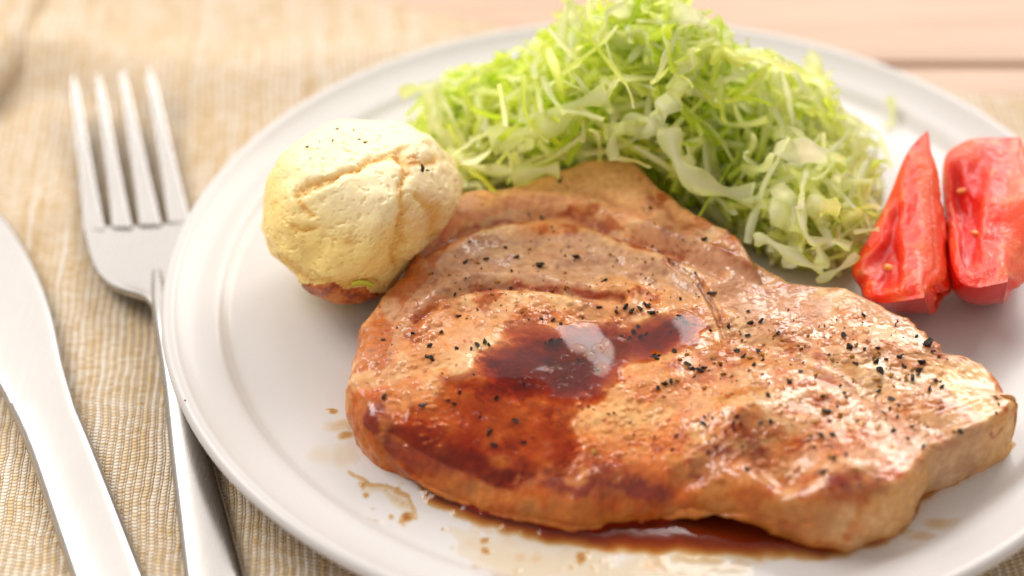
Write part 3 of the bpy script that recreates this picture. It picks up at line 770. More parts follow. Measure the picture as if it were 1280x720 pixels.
    for _ in range(60):
        cx_, cy_ = (r6.uniform(440, 520), r6.uniform(598, 660)) if r6.random() < .4 else (r6.uniform(560, 960), r6.uniform(672, 715))
        w_ = r6.uniform(1.2, 3.2)
        s = np.where((np.abs(pp[:, 0] - cx_) < 8) & (np.abs(pp[:, 1] - cy_) < 6))[0]
        t[s] = np.maximum(t[s], r6.uniform(.0002, .0005) * np.exp(-(((pp[s, 0] - cx_) / w_) ** 2 + ((pp[s, 1] - cy_) / (w_ * .6)) ** 2)))
    ok = t > 0.000010
    Fg = grid_faces(len(ys), len(xs)); f = Fg[ok[Fg].all(1)]
    used, inv = np.unique(f, return_inverse=True)
    loc2 = np.array([CX, CY, ZF])
    V = P[used].copy(); V[:, 2] = plate_floor(V[:, 0], V[:, 1]) + 0.00003 + t[used]
    root2 = empty('pan_juice', loc2, 'amber pan juice and sauce spilled on the plate around the chop', 'sauce')
    me = mesh_np('juice_pool', V - loc2, inv.reshape(-1, 4)); set_f(me, t[used], 'thick')
    link('juice_pool', me, liquid_mat('pan_juice', (0.42, 1.25, 2.8)), root2)
    bl = [(634, 655, 6), (650, 654, 6), (684, 656, 12), (708, 664, 8), (722, 668, 6), (738, 672, 8), (748, 668, 5), (766, 664, 7), (780, 658, 6), (792, 656, 9), (800, 662, 5), (812, 658, 4), (830, 656, 5), (650, 696, 6), (670, 697, 6), (812, 706, 9), (756, 684, 6), (770, 690, 5)]
    r7 = np.random.default_rng(22)
    bl += [(x, 660 + 22 * math.sin((x - 600) / 420 * math.pi * .5) + r7.uniform(-4, 4), r7.uniform(2.5, 5.5)) for x in np.linspace(590, 1010, 60)]
    bl += [(x, y + r7.uniform(-2, 2), r7.uniform(2, 4.5)) for x, y in catmull([(1090, 676), (1130, 660), (1150, 636), (1200, 606), (1250, 577)], 6, False)]
    for px, py, rp in bl:
        p = unproj(px, py, ZF + 0.0003); r = rp / 5400
        o = link('bubble', dm, None, root2); o.location = p - loc2; o.scale = (r, r, r * 0.6)

# ------------------------------------------------------------------ cracked pepper
def build_pepper():
    def flake_mesh(seed, n=11):
        r = np.random.default_rng(seed); bm = bmesh.new()
        for _ in range(n):
            v = r.normal(size=3); v /= np.linalg.norm(v); v *= r.uniform(0.65, 1.0)
            bm.verts.new((v[0], v[1] * r.uniform(.6, 1), v[2] * .62))
        bmesh.ops.convex_hull(bm, input=bm.verts[:])
        for v in [v for v in bm.verts if not v.link_faces]: bm.verts.remove(v)
        me = bpy.data.meshes.new('pepper_flake'); bm.to_mesh(me); bm.free(); return me
    def pmat(name, c1, c2, rough):
        m, nt, b = newmat(name); nz = noise_n(nt, 2.2, 3, 0.6, objco(nt))
        nt.links.new(ramp(nt, nz, [(0.35, c1), (0.65, c2)]), b.inputs['Base Color']); b.inputs['Roughness'].default_value = rough
        b.inputs['Coat Weight'].default_value = 0.15; b.inputs['Coat Roughness'].default_value = 0.15; b.inputs['Specular IOR Level'].default_value = 0.3
        nt.links.new(bump(nt, nz, 0.6, 0.2), b.inputs['Normal'])
        return m
    blk = pmat('black_pepper_husk', (0.008, 0.005, 0.004), (0.050, 0.026, 0.014), 0.6)
    tan = pmat('pepper_core', tuple(lin(190, 104, 22)), tuple(lin(226, 170, 66)), 0.5)
    red = pmat('dark_crumb', tuple(lin(90, 20, 8)), tuple(lin(150, 50, 16)), 0.4)
    sets = {}
    for nm, m in (('b', blk), ('t', tan), ('r', red)):
        sets[nm] = []
        for s in range(9):
            me = flake_mesh(100 + s + ord(nm)); me.materials.append(m)
            if nm == 't':
                for p in me.polygons: p.use_smooth = True
            sets[nm].append(me)
    r = np.random.default_rng(77)
    info = {'b': ('black_pepper_flake', 'black cracked pepper flake', 'pepper flake', 'black pepper flakes'),
            't': ('pepper_core_grain', 'tan cracked pepper core', 'pepper grain', 'tan pepper grains'),
            'r': ('browned_crumb', 'dark red browned crumb', 'crumb', 'browned crumbs')}
    FATC = [(515, 325), (575, 284), (640, 262), (700, 256), (760, 262), (800, 280), (830, 262), (800, 200), (760, 150), (560, 200), (490, 300)]
    def zone(px, py):
        P = np.array([[px, py]], float)
        if poly_sd(P, CORE)[0] > -8: return 'in the dark sauce puddle on the chop'
        if poly_sd(P, FILM)[0] > -4: return 'in the thin sauce film below the puddle'
        if poly_sd(P, FATC)[0] > -2: return 'on the fat band along the chop\'s rear edge'
        if px > 1040: return 'towards the blunt fat end of the chop'
        if py < 352 and px < 800: return 'on the greyish lean band of the chop'
        if py < 410 and px < 840: return 'between the lean band and the sauce puddle'
        if px < 600: return 'by the chop\'s rounded end beside the sauce'
        if py > 500: return 'on the browned front part of the chop'
        return 'on the glossy pale middle of the chop'
    def put(kind, px, py, rp, pos=None):
        p = on_chop(px, py) if pos is None else pos
        if p is None: return
        nm, lab, cat, grp = info[kind]
        zn = zone(px, py); o = link(nm, sets[kind][r.integers(9)], None, None, lab + ' ' + zn, cat, grp + ' ' + zn)
        s = rp / 5150
        o.location = (p[0], p[1], p[2] + s * 0.28); o.scale = (s, s * r.uniform(.6, 1), s * r.uniform(.6, 1)); o.rotation_euler = (r.uniform(-.4, .4), r.uniform(-.4, .4), r.uniform(0, 6.3))
    big = [(700, 227, 5), (676, 273, 4), (661, 269, 3), (675, 332, 8), (721, 322, 6), (580, 327, 5), (608, 324, 5), (632, 310, 4), (646, 322, 4), (638, 340, 4.5), (756, 352, 5), (748, 384, 5), (690, 284, 3), (880, 300, 5), (812, 261, 4),
           (598, 432, 7), (604, 428, 5), (590, 436, 4), (568, 368, 4), (690, 428, 7), (700, 427, 6), (682, 430, 4), (740, 441, 5), (746, 462, 5), (722, 452, 4), (612, 432, 4), (780, 384, 6), (790, 389, 6), (800, 388, 6), (812, 384, 6), (814, 392, 6), (772, 390, 5),
           (806, 380, 4), (850, 396, 5), (856, 404, 5), (866, 407, 4), (846, 400, 4), (798, 409, 4), (792, 417, 5), (800, 422, 4), (808, 418, 4), (786, 424, 4), (776, 420, 4), (820, 450, 4), (838, 414, 3), (842, 440, 4), (860, 456, 6), (872, 464, 6), (866, 462, 5), (880, 460, 4),
           (832, 482, 6), (840, 478, 5), (822, 486, 4), (862, 462, 4), (889, 368, 7), (869, 342, 5), (851, 374, 3), (935, 390, 3), (938, 404, 5), (950, 402, 5), (909, 410, 6), (935, 420, 4), (920, 440, 4), (928, 446, 4), (942, 458, 5), (948, 440, 4), (960, 496, 6), (986, 478, 6), (1000, 466, 4), (1003, 454, 3),
           (1055, 420, 6), (1060, 436, 6), (1082, 436, 4), (1098, 437, 4), (1068, 456, 5), (1096, 454, 6), (1100, 464, 7), (1126, 446, 4), (1152, 456, 8), (1148, 464, 6), (1140, 474, 6), (1130, 458, 4), (1170, 476, 6), (1162, 488, 6), (1178, 484, 5), (1160, 432, 8), (1178, 436, 4), (1244, 498, 4), (1080, 395, 4), (1125, 447, 4),
           (1032, 516, 7), (1026, 546, 7), (1040, 544, 4), (1056, 492, 4), (1028, 496, 4), (1116, 538, 5), (1104, 516, 4), (1112, 510, 3), (1114, 500, 4), (1098, 490, 4), (1042, 574, 5), (1058, 570, 4), (1028, 590, 6), (1154, 560, 5), (878, 530, 6), (934, 588, 4), (902, 630, 5), (941, 628, 6), (950, 530, 4), (964, 528, 4), (1200, 540, 6), (1172, 556, 5),
           (566, 506, 5), (528, 508, 6), (488, 528, 4), (480, 498, 5), (612, 540, 5), (645, 527, 5), (616, 557, 6), (609, 543, 3), (654, 554, 4), (548, 600, 5), (614, 612, 4), (540, 450, 5), (534, 446, 4), (552, 416, 4), (572, 396, 4), (536, 434, 4), (570, 436, 4), (516, 417, 3), (480, 425, 3), (596, 388, 2.5), (612, 361, 3), (660, 400, 2.5), (676, 398, 3), (700, 405, 4), (560, 500, 3), (574, 492, 4), (620, 498, 4), (655, 482, 3), (600, 522, 3), (692, 400, 3), (640, 360, 3)]
    big += [(r.uniform(560, 880), r.uniform(300, 400), r.uniform(1.6, 3)) for _ in range(22)] + [(r.uniform(880, 1180), r.uniform(400, 560), r.uniform(1.6, 3.2)) for _ in range(40)]
    for px, py, rp in big: put('b', px + r.uniform(-1, 1), py + r.uniform(-1, 1), rp * r.uniform(1.0, 1.4))
    tn = [(664, 302, 4), (662, 312, 4), (692, 290, 4), (762, 318, 5), (772, 326, 3), (806, 328, 4), (815, 324, 4), (596, 329, 4), (538, 342, 4), (622, 353, 5), (600, 357, 4), (708, 360, 5), (785, 364, 5), (810, 366, 4), (798, 358, 3), (818, 280, 4), (562, 344, 3),
          (1092, 446, 7), (1098, 442, 5), (1132, 472, 7), (1096, 476, 6), (1100, 484, 5), (1114, 470, 5), (1140, 462, 5), (1118, 484, 4), (1065, 446, 5), (1070, 432, 5), (1006, 432, 4), (978, 426, 5), (968, 420, 5), (1010, 420, 4), (1002, 436, 5), (952, 444, 7), (938, 448, 5), (858, 444, 5), (850, 450, 5), (890, 448, 6), (900, 456, 6),
          (868, 470, 5), (846, 476, 5), (880, 486, 5), (1040, 450, 5), (1020, 470, 5), (1066, 476, 5), (1050, 520, 6), (1020, 530, 5), (1012, 545, 6), (1080, 530, 5), (742, 566, 6), (904, 468, 5), (1000, 500, 4), (1192, 540, 5), (1072, 588, 4), (960, 540, 4)]
    tn += [(r.uniform(860, 1150), r.uniform(405, 560), r.uniform(1.8, 4)) for _ in range(40)] + [(r.uniform(520, 780), r.uniform(350, 400), r.uniform(1.8, 3.5)) for _ in range(16)]
    for px, py, rp in tn: put('t', px, py, rp * r.uniform(.85, 1.15))
    rd = [(921, 522, 8), (925, 530, 8), (915, 534, 6), (906, 540, 6), (890, 524, 6), (880, 522, 5), (845, 545, 6), (735, 508, 6), (728, 512, 4), (760, 518, 5), (768, 517, 4), (792, 544, 4), (818, 546, 4), (840, 562, 4), (885, 566, 8), (895, 560, 6), (1037, 527, 6), (1122, 402, 4), (1166, 440, 6), (1174, 446, 5), (540, 342, 4), (496, 410, 3), (985, 388, 4), (972, 548, 5), (980, 545, 4), (1052, 605, 7), (1075, 606, 7), (1246, 518, 5), (1248, 506, 4), (706, 362, 4), (690, 365, 4), (742, 512, 3)]
    for px, py, rp in rd: put('r', px, py, rp * r.uniform(.6, .9))
    for (px, py, z, lab) in [(99, 608, 0.0046, 'tiny dark pepper speck on the knife handle'), (231, 500, ZF + 0.0054, 'tiny dark pepper speck on the plate rim')]:
        p = unproj(px, py, z); o = link('pepper_speck', sets['b'][0], None, None, lab, 'pepper flake'); o.location = p; o.scale = (0.00034,) * 3
    V, Fd, n0 = [], [], 0
    for _ in range(620):
        k_ = r.random()
        px, py = (r.uniform(850, 1190), r.uniform(395, 580)) if k_ < .6 else (r.uniform(560, 880), r.uniform(290, 400)) if k_ < .85 else (r.uniform(480, 820), r.uniform(430, 600))
        p = on_chop(px, py)
        if p is None: continue
        sz = r.uniform(0.00010, 0.00024); q_ = r.normal(size=(4, 3)) * sz
        V += [p + np.array([0, 0, sz * .6]) + v for v in q_]; Fd += [(n0, n0 + 1, n0 + 2), (n0, n0 + 3, n0 + 1), (n0, n0 + 2, n0 + 3), (n0 + 1, n0 + 3, n0 + 2)]; n0 += 4
    dm = mesh_np('pepper_dust', V, Fd, False); dm.materials.append(pmat('ground_pepper', (0.012, 0.007, 0.004), (0.10, 0.05, 0.02), 0.6))
    link('pepper_dust', dm, None, None, 'fine ground pepper dust scattered over the pork chop', 'pepper', None, 'stuff')
    # potato pepper is placed by build_potato through this hook
    CH['pep'] = (sets, r)

# ------------------------------------------------------------------ potato
def build_potato():
    c = unproj(453, 272, ZF + 0.020); na, nr = 360, 240
    th = np.linspace(0, 2 * np.pi, na, endpoint=False); ph = np.linspace(0.004, np.pi - 0.004, nr)
    D = np.stack([np.sin(ph)[:, None] * np.cos(th), np.sin(ph)[:, None] * np.sin(th), np.broadcast_to(np.cos(ph)[:, None], (nr, na))], -1).reshape(-1, 3)
    P = D * np.array([0.0247, 0.0235, 0.0222])
    P = P * (1 + 0.06 * fbm(D, 1.7, 2, 81) + 0.020 * fbm(D, 3.5, 2, 82))[:, None]
    # broad facets where it broke, one step down the right side
    for nv, dd, kf in [((-0.25, -0.80, 0.50), 0.0200, .85), ((0.70, -0.62, 0.30), 0.0212, .8), ((-0.90, -0.30, 0.25), 0.0222, .8), ((0.05, 0.05, 1.0), 0.0190, .8), ((-0.6, -0.1, 0.8), 0.0215, .7), ((0.75, -0.1, 0.65), 0.0215, .8), ((0.1, -0.9, -0.3), 0.0215, .8)]:
        nv = np.array(nv) / np.linalg.norm(nv); s = P @ nv + 0.0004 * fbm(D, 3, 1, 89); ex = 0.0009 * np.log1p(np.exp(np.clip((s - dd) / 0.0009, -40, 40)))
        P = P - nv * (ex * kf)[:, None]
    X = fit_silhouette([P + c], [(330, 268), (332, 232), (344, 202), (370, 180), (396, 160), (425, 150), (470, 152), (510, 158), (545, 176), (570, 206), (578, 228), (566, 262), (540, 300), (505, 335), (470, 372), (425, 379), (388, 368), (376, 346), (346, 322), (328, 296)], (453, 262))[0]
    pq = proj(X); pw = pq + 5 * np.column_stack([fbm(D, 5, 3, 83), fbm(D, 5, 3, 84)])
    vis = ((CAM - X) * D).sum(1) > 0
    disp = np.zeros(len(X)); crk = np.zeros(len(X))
    for pts, w, dep in [([(372, 242), (405, 228), (440, 212), (480, 198), (505, 196)], 5, .0022), ([(378, 250), (388, 268)], 4, .0012), ([(500, 196), (508, 215), (500, 235), (504, 262), (498, 300), (492, 330)], 6, .0016), ([(505, 200), (528, 205), (545, 200)], 6, .0016), ([(365, 285), (392, 288)], 4, .0008), ([(520, 250), (545, 262), (540, 290)], 8, .0014), ([(350, 322), (380, 344), (420, 356), (470, 352)], 5, .0010)]:
        d = stroke_d(pw, pts); k = np.exp(-(d / w) ** 2) * vis
        disp -= 0.45 * dep * k; crk = np.maximum(crk, k)
        disp += 0.15 * dep * np.exp(-((d - 2.2 * w) / (1.6 * w)) ** 2) * vis
    disp += 0.00010 * fbm(D, 14, 2, 85) + 0.00004 * fbm(D, 50, 2, 86)
    crumb = np.clip(crk * 1.2 + sstep(0.15, 0.5, fbm(D, 3, 2, 91)), 0, 1)
    disp += 0.00045 * crumb * (0.4 - np.abs(fbm(D, 22, 3, 92)))
    disp -= 0.00035 * sstep(0.35, 0.6, fbm(D, 12, 2, 93))
    rgt = vis * sstep(500, 540, pq[:, 0]); disp += rgt * 0.0006 * fbm(D, 5, 1, 87)
    X = X + D * disp[:, None]
    X[:, 2] = np.maximum(X[:, 2], ZF + 0.0004)
    C = np.tile(lin(244, 216, 136), (len(X), 1))
    C = mixc(C, lin(240, 210, 130), sstep(-0.2, 0.6, fbm(D, 4, 3, 88)) * 0.5)
    C = mixc(C, lin(246, 236, 206), sstep(0.2, 0.9, D[:, 2] + 0.2 * D[:, 0]) * 0.7)  # brightly lit top and upper right put into the potato's colour
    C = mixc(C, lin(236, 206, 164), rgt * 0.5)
    C = mixc(C, lin(226, 178, 80), crk * 0.8)
    for x_, y_, r_, col, k_ in [(434, 300, 8, (214, 158, 70), .8), (516, 204, 7, (200, 130, 70), .8), (390, 285, 6, (224, 180, 80), .6), (505, 212, 9, (226, 172, 116), .6), (540, 270, 12, (226, 176, 110), .5)]:
        C = mixc(C, lin(*col), np.exp(-((pw[:, 0] - x_) / r_) ** 2 - ((pw[:, 1] - y_) / r_) ** 2) * k_ * vis)
    low = sstep(356, 366, pw[:, 1] + 0.10 * (460 - pw[:, 0]) ) * vis * sstep(372, 382, pw[:, 0])
    low = np.maximum(low, sstep(0.0052, 0.0035, X[:, 2] - ZF) * 0.0)
    m, nt, b = newmat('boiled_potato')
    at = N(nt, 'ShaderNodeAttribute', attribute_name='Col'); o = objco(nt)
    nz = noise_n(nt, 600, 4, 0.65, o)
    nt.links.new(mixrgb(nt, 0.3, at.outputs['Color'], ramp(nt, nz, [(0.3, (0.92, 0.88, 0.78)), (0.7, (1.06, 1.06, 1.06))]), 'MULTIPLY'), b.inputs['Base Color'])
    b.inputs['Roughness'].default_value = 0.42; b.inputs['Subsurface Weight'].default_value = 0.4; b.inputs['Subsurface Radius'].default_value = (1, .75, .35); b.inputs['Subsurface Scale'].default_value = 0.005
    nt.links.new(bump(nt, nz, 0.3, 0.0005), b.inputs['Normal'])
    ms, ns, bs = newmat('browned_potato_skin')
    sk = noise_n(ns, 260, 4, 0.6, objco(ns))
    ns.links.new(ramp(ns, sk, [(0.3, tuple(lin(120, 48, 12))), (0.5, tuple(lin(186, 92, 26))), (0.72, tuple(lin(222, 150, 60)))]), bs.inputs['Base Color']); bs.inputs['Roughness'].default_value = 0.35
    ns.links.new(bump(ns, sk, 0.5, 0.0006), bs.inputs['Normal'])
    F = grid_faces(nr, na, True)[:, ::-1]
    loc = np.array([c[0], c[1], ZF])
    root = empty('potato', loc, 'peeled chunk of boiled potato with browned skin at its base', 'potato')
    sel = low[F].mean(1) > 0.5
    g = X.reshape(nr, na, 3); vn = grid_normals(g).reshape(-1, 3); 
    if (vn * D).sum() < 0: vn = -vn
    a_, b_, c_ = X[F[na * 100, 0]], X[F[na * 100, 1]], X[F[na * 100, 2]]
    if np.cross(b_ - a_, c_ - a_) @ D[F[na * 100, 0]] < 0: F = F[:, ::-1]
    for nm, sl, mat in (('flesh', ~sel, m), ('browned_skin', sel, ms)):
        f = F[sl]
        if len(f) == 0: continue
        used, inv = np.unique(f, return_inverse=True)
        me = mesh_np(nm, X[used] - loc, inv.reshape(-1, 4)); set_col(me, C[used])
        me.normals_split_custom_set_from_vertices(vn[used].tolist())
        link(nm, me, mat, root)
    # pepper on it
    sets, r = CH['pep']
    for px, py, rp in [(422, 161, 3), (416, 176, 3.5), (456, 177, 4.5), (449, 175, 3), (442, 163, 2.5), (474, 170, 2.2), (400, 178, 2.5), (384, 184, 4), (388, 198, 2), (524, 213, 6), (532, 214, 4), (430, 186, 1.8), (398, 186, 1.8)]:
        k = np.argmin(np.where(vis, np.hypot(pq[:, 0] - px, pq[:, 1] - py), 1e9))
        o = link('pepper_speck', sets['b'][r.integers(9)], None, None, 'black pepper speck on the boiled potato', 'pepper flake', 'pepper specks on the potato')
        s = rp / 4800; o.location = X[k] + D[k] * s * .2; o.scale = (s, s * .8, s * .6); o.rotation_euler = (r.uniform(-1, 1), r.uniform(-1, 1), r.uniform(0, 6))
    # a scrap of cabbage stuck to it
    mg, ng, bgm = newmat('green_scrap'); bgm.inputs['Base Color'].default_value = (*lin(206, 206, 60), 1)
    pts = [unproj(px, py, z) for px, py, z in [(440, 354, ZF + .0065), (450, 351, ZF + .0068), (460, 352, ZF + .0068), (467, 354, ZF + .0066)]]
    k = [np.argmin(np.where(vis, np.hypot(pq[:, 0] - px, pq[:, 1] - py), 1e9)) for px, py in [(440, 354), (450, 351), (460, 352), (467, 355)]]
    V = []; Fs = []
    for i, kk in enumerate(k):
        p = X[kk] + D[kk] * 0.0004
        for dz in (0.0006, -0.0006): V.append(p + np.array([0, 0, dz])); 
        for dz in (-0.0006, 0.0006): V.append(p + D[kk] * 0.0005 + np.array([0, 0, dz]))
    for i in range(3):
        for j in range(4): Fs.append((i * 4 + j, i * 4 + (j + 1) % 4, i * 4 + 4 + (j + 1) % 4, i * 4 + 4 + j))
    me = mesh_np('cabbage_scrap', V, Fs)
    link('cabbage_scrap', me, mg, label='tiny yellow-green cabbage scrap stuck low on the potato', cat='cabbage')

# ------------------------------------------------------------------ shredded cabbage
def build_cabbage():
    m = bpy.data.materials.new('cabbage_leaf'); m.use_nodes = True; nt = m.node_tree; b = nt.nodes['Principled BSDF']; out = nt.nodes['Material Output']
    at = N(nt, 'ShaderNodeAttribute', attribute_name='Col'); o = objco(nt)
    nz = noise_n(nt, 180, 3, 0.6, o)
    col = mixrgb(nt, 0.35, at.outputs['Color'], ramp(nt, nz, [(0.3, (0.90, 0.97, 0.62)), (0.7, (1.05, 1.03, 1.1))]), 'MULTIPLY')
    nt.links.new(col, b.inputs['Base Color']); b.inputs['Roughness'].default_value = 0.35; b.inputs['Specular IOR Level'].default_value = 0.5
    nt.links.new(bump(nt, noise_n(nt, 500, 2, 0.5, o), 0.25, 0.0006), b.inputs['Normal'])
    tl = N(nt, 'ShaderNodeBsdfTranslucent'); nt.links.new(mixrgb(nt, 1.0, col, (1.0, 1.0, 0.80), 'MULTIPLY'), tl.inputs['Color'])
    mx = N(nt, 'ShaderNodeMixShader'); mx.inputs[0].default_value = 0.6
    nt.links.new(b.outputs[0], mx.inputs[1]); nt.links.new(tl.outputs[0], mx.inputs[2])
    ge = N(nt, 'ShaderNodeNewGeometry'); clr = N(nt, 'ShaderNodeBsdfTransparent'); mb = N(nt, 'ShaderNodeMixShader')   # light leaves the leaf freely on its far side
    nt.links.new(ge.outputs['Backfacing'], mb.inputs[0]); nt.links.new(mx.outputs[0], mb.inputs[1]); nt.links.new(clr.outputs[0], mb.inputs[2]); nt.links.new(mb.outputs[0], out.inputs['Surface'])
    r = np.random.default_rng(31)
    c = unproj(815, 222, ZF); c[2] = ZF
    c_right = unproj(1005, 300, ZF); c_left = unproj(592, 200, ZF); c_back = unproj(985, 205, ZF)
    AX, AY, AZ = 0.060, 0.036, 0.050
    white, pale, lime, green = lin(254, 254, 232), lin(250, 252, 186), lin(238, 247, 104), lin(204, 230, 56)
    def shape(x):                      # heap height profile over x (offset from centre)
        return 1.0
    def ribbon(p0, d0, nrm, L, wd, th, curl, twist, tone, ns=14, wav=0.0):
        """a curling strip with thickness; returns V, F, C"""
        p = np.array(p0, float); d = np.array(d0, float); d /= np.linalg.norm(d); n = np.array(nrm, float); n -= d * (n @ d); n /= np.linalg.norm(n) + 1e-9
        V = []; C = []; ph = r.uniform(0, 6.3); st = L / ns; side_curl = r.normal() * 10
        for i in range(ns + 1):
            s = np.cross(d, n); t = i / ns
            w = wd * (0.8 + 0.2 * math.sin(math.pi * t)) * (1 + 0.25 * math.sin(ph + 9 * t))
            off = n * (wav * math.sin(ph + t * 14))
            cup = n * wd * 0.22
            V += [p + off - s * w / 2 + n * th / 2 + cup, p + off + n * th / 2, p + off + s * w / 2 + n * th / 2 + cup, p + off + s * w / 2 - n * th / 2 + cup, p + off - n * th / 2, p + off - s * w / 2 - n * th / 2 + cup]
            g = np.clip(tone + 0.22 * math.sin(ph + 4 * t), 0, 1)
            def cc(x):
                x = min(max(x, 0), 1) * 3
                return white + (pale - white) * x if x < 1 else pale + (lime - pale) * (x - 1) if x < 2 else lime + (green - lime) * (x - 2)
            e = cc(g + 0.10); k = cc(g - 0.08)
            C += [e, k, e, e, k, e]
            p = p + d * st
            a = (curl + 12 * math.sin(ph + 5 * t)) * st
            d2 = d * math.cos(a) + n * math.sin(a); n = n * math.cos(a) - d * math.sin(a); d = d2
            a = side_curl * st * 1.5
            s = np.cross(d, n); d = d * math.cos(a) + s * math.sin(a); d /= np.linalg.norm(d)
            a = twist * st; s = np.cross(d, n); n = n * math.cos(a) + s * math.sin(a); n -= d * (n @ d); n /= np.linalg.norm(n)
            if p[2] < ZF + 0.001: p[2] = ZF + 0.001; d[2] = abs(d[2]) * 0.3
        F = []
        for i in range(ns):
            for j in range(6): F.append((i * 6 + j, i * 6 + (j + 1) % 6, i * 6 + 6 + (j + 1) % 6, i * 6 + 6 + j))
        e = ns * 6
        F += [(0, 1, 4, 5), (1, 2, 3, 4), (e + 5, e + 4, e + 1, e), (e + 4, e + 3, e + 2, e + 1)]
        return np.array(V), np.array(F), np.array(C)
    def on_heap(u, v, depth):
        """direction u = azimuth, v = elevation 0..1"""
        el = v * math.pi / 2
        n = np.array([math.cos(u) * math.cos(el), math.sin(u) * math.cos(el), math.sin(el)])
        bump_ = 1 + 0.10 * math.sin(3 * u + 1.0) * math.cos(el) + 0.05 * math.sin(7 * u)
        k = r.random()
        ce, ax = (c, np.array([AX, AY, AZ])) if k < 0.50 else (c_right, np.array([0.026, 0.024, 0.021])) if k < 0.70 else (c_left, np.array([0.028, 0.024, 0.030])) if k < 0.86 else (c_back, np.array([0.026, 0.024, 0.032]))
        p = ce + n * ax * (1 - depth) * bump_
        nn = n / ax; nn /= np.linalg.norm(nn)
        # keep clear of the chop and tomatoes
        return p, nn
    SIL = [(486, 205), (494, 165), (518, 108), (560, 80), (600, 70), (640, 52), (690, 10), (705, -30), (760, -60), (850, -60), (880, 0), (930, 45), (1000, 68), (1042, 80), (1056, 128), (1100, 160), (1118, 200), (1112, 260), (1078, 348), (1040, 358), (1000, 353), (968, 342), (925, 312), (880, 286), (840, 262), (814, 238), (790, 218), (760, 211), (720, 214), (680, 227), (640, 240), (600, 249), (575, 256), (540, 236), (492, 220)]
    def rand_ribbon(depth, front):
        for _ in range(40):
            out_ = rand_ribbon_(depth, front)
            if poly_sd(proj(out_[0]), SIL).min() > (0 if front else 4): break
        return out_
    def rand_ribbon_(depth, front):
        for _ in range(30):
            u = r.uniform(-math.pi, 0.15) if front else r.uniform(-math.pi, math.pi)
            v = r.random() ** 0.9 * 0.98
            p, n = on_heap(u, v, depth)
            pp = proj(p[None])[0]
            if chopfree(p): break
        t = np.cross(n, r.normal(size=3)); t /= np.linalg.norm(t)
        big = r.random()
        L = r.uniform(0.010, 0.030); wd = r.uniform(0.0009, 0.0022) if big < 0.82 else r.uniform(0.0028, 0.0056)
        tone = np.clip(r.normal(0.33, 0.28) + 0.15 * depth * 3, 0, 1)  # deeper shreds greener: the heap's interreflected light put into their colour
        # yellower, whiter hearts towards the tomato side
        if pp[0] > 980: tone *= 0.55
        nr_ = n + 0.9 * r.normal(size=3)
        return ribbon(p - t * L / 2 + n * r.uniform(-0.001, 0.003), t + 0.25 * r.normal(size=3) + n * r.normal() * .25, nr_, L, wd, r.uniform(0.0002, 0.0004), r.normal() * 45 - 22, r.normal() * 60, tone, wav=wd * 0.12 if big < .8 else wd * 0.25)
    def chopfree(p):
        x, y = p[0], p[1]
        d = np.array([x, y]) - CH['cen']; a = math.atan2(d[1], d[0]) % (2 * math.pi); k = int(a / (2 * math.pi) * CH['NA']) % CH['NA']
        rr = math.hypot(*d)
        if rr < CH['rho'][k] + 0.004 and p[2] < TOPZ + 0.003: return False
        return True
    root = empty('shredded_cabbage', c, 'tall heap of shredded pale green cabbage between potato and tomato wedges', 'cabbage')
    # inner mass
    Vs, Fs, Cs = [], [], []; n0 = 0
    for k in range(2300):
        V, F, C = rand_ribbon(r.uniform(0.08, 0.75), False); 
        Vs.append(V); Fs.append(F + n0); Cs.append(C); n0 += len(V)
    me = mesh_np('shred_mass', np.vstack(Vs) - c, np.vstack(Fs)); set_col(me, np.vstack(Cs)); link('shred_mass', me, m, root, kind='stuff')
    def shred(V, F, C):
        me = mesh_np('shred', V - c, F); set_col(me, C); link('shred', me, m, root)
    for k in range(275): shred(*rand_ribbon(r.uniform(-0.04, 0.14), True))
    # loose ends one can follow in the photograph
    def path(pts, wd, tone, zs):
        q = np.array([unproj(px, py, ZF + z) for (px, py), z in zip(pts, zs)]); q = catmull(q, 5, False)
        V = []; C = []
        for i, p in enumerate(q):
            d = q[min(i + 1, len(q) - 1)] - q[max(i - 1, 0)]; d /= np.linalg.norm(d)
            vw = CAM - p; vw /= np.linalg.norm(vw); s = np.cross(d, vw); s /= np.linalg.norm(s); n = np.cross(s, d)
            w = wd * (0.75 + 0.35 * math.sin(i * 0.7)); th = 0.0006
            V += [p - s * w / 2 + n * th / 2 + n * w * .2, p + n * th / 2, p + s * w / 2 + n * th / 2 + n * w * .2, p + s * w / 2 - n * th / 2 + n * w * .2, p - n * th / 2, p - s * w / 2 - n * th / 2 + n * w * .2]
            g = tone; e = pale * (1 - g) + lime * g; k_ = white * (1 - g) + pale * g
            C += [e, k_, e, e, k_, e]
        ns = len(q) - 1; F = []
        for i in range(ns):
            for j in range(6): F.append((i * 6 + j, i * 6 + (j + 1) % 6, i * 6 + 6 + (j + 1) % 6, i * 6 + 6 + j))
        e = ns * 6; F += [(0, 1, 4, 5), (1, 2, 3, 4), (e + 5, e + 4, e + 1, e), (e + 4, e + 3, e + 2, e + 1)]
        shred(np.array(V), np.array(F), np.array(C))
    path([(928, 254), (950, 246), (975, 228), (1000, 217), (1010, 214)], .0017, .1, [.021, .022, .024, .025, .025])
    path([(1010, 214), (1003, 232), (1002, 262), (1006, 290), (1018, 302), (1040, 300), (1062, 308)], .0022, .05, [.025, .025, .024, .022, .020, .019, .016])
    path([(1010, 214), (1030, 224), (1042, 246), (1046, 258)], .0020, .15, [.025, .023, .020, .018])
    path([(944, 300), (958, 300), (985, 316), (1010, 330), (1028, 336)], .0032, .1, [.017, .018, .017, .015, .013])
    path([(1028, 336), (1026, 318), (1020, 306)], .0034, .2, [.013, .016, .018])
    path([(1072, 318), (1056, 332), (1036, 344), (1020, 352)], .0022, .35, [.016, .014, .012, .011])
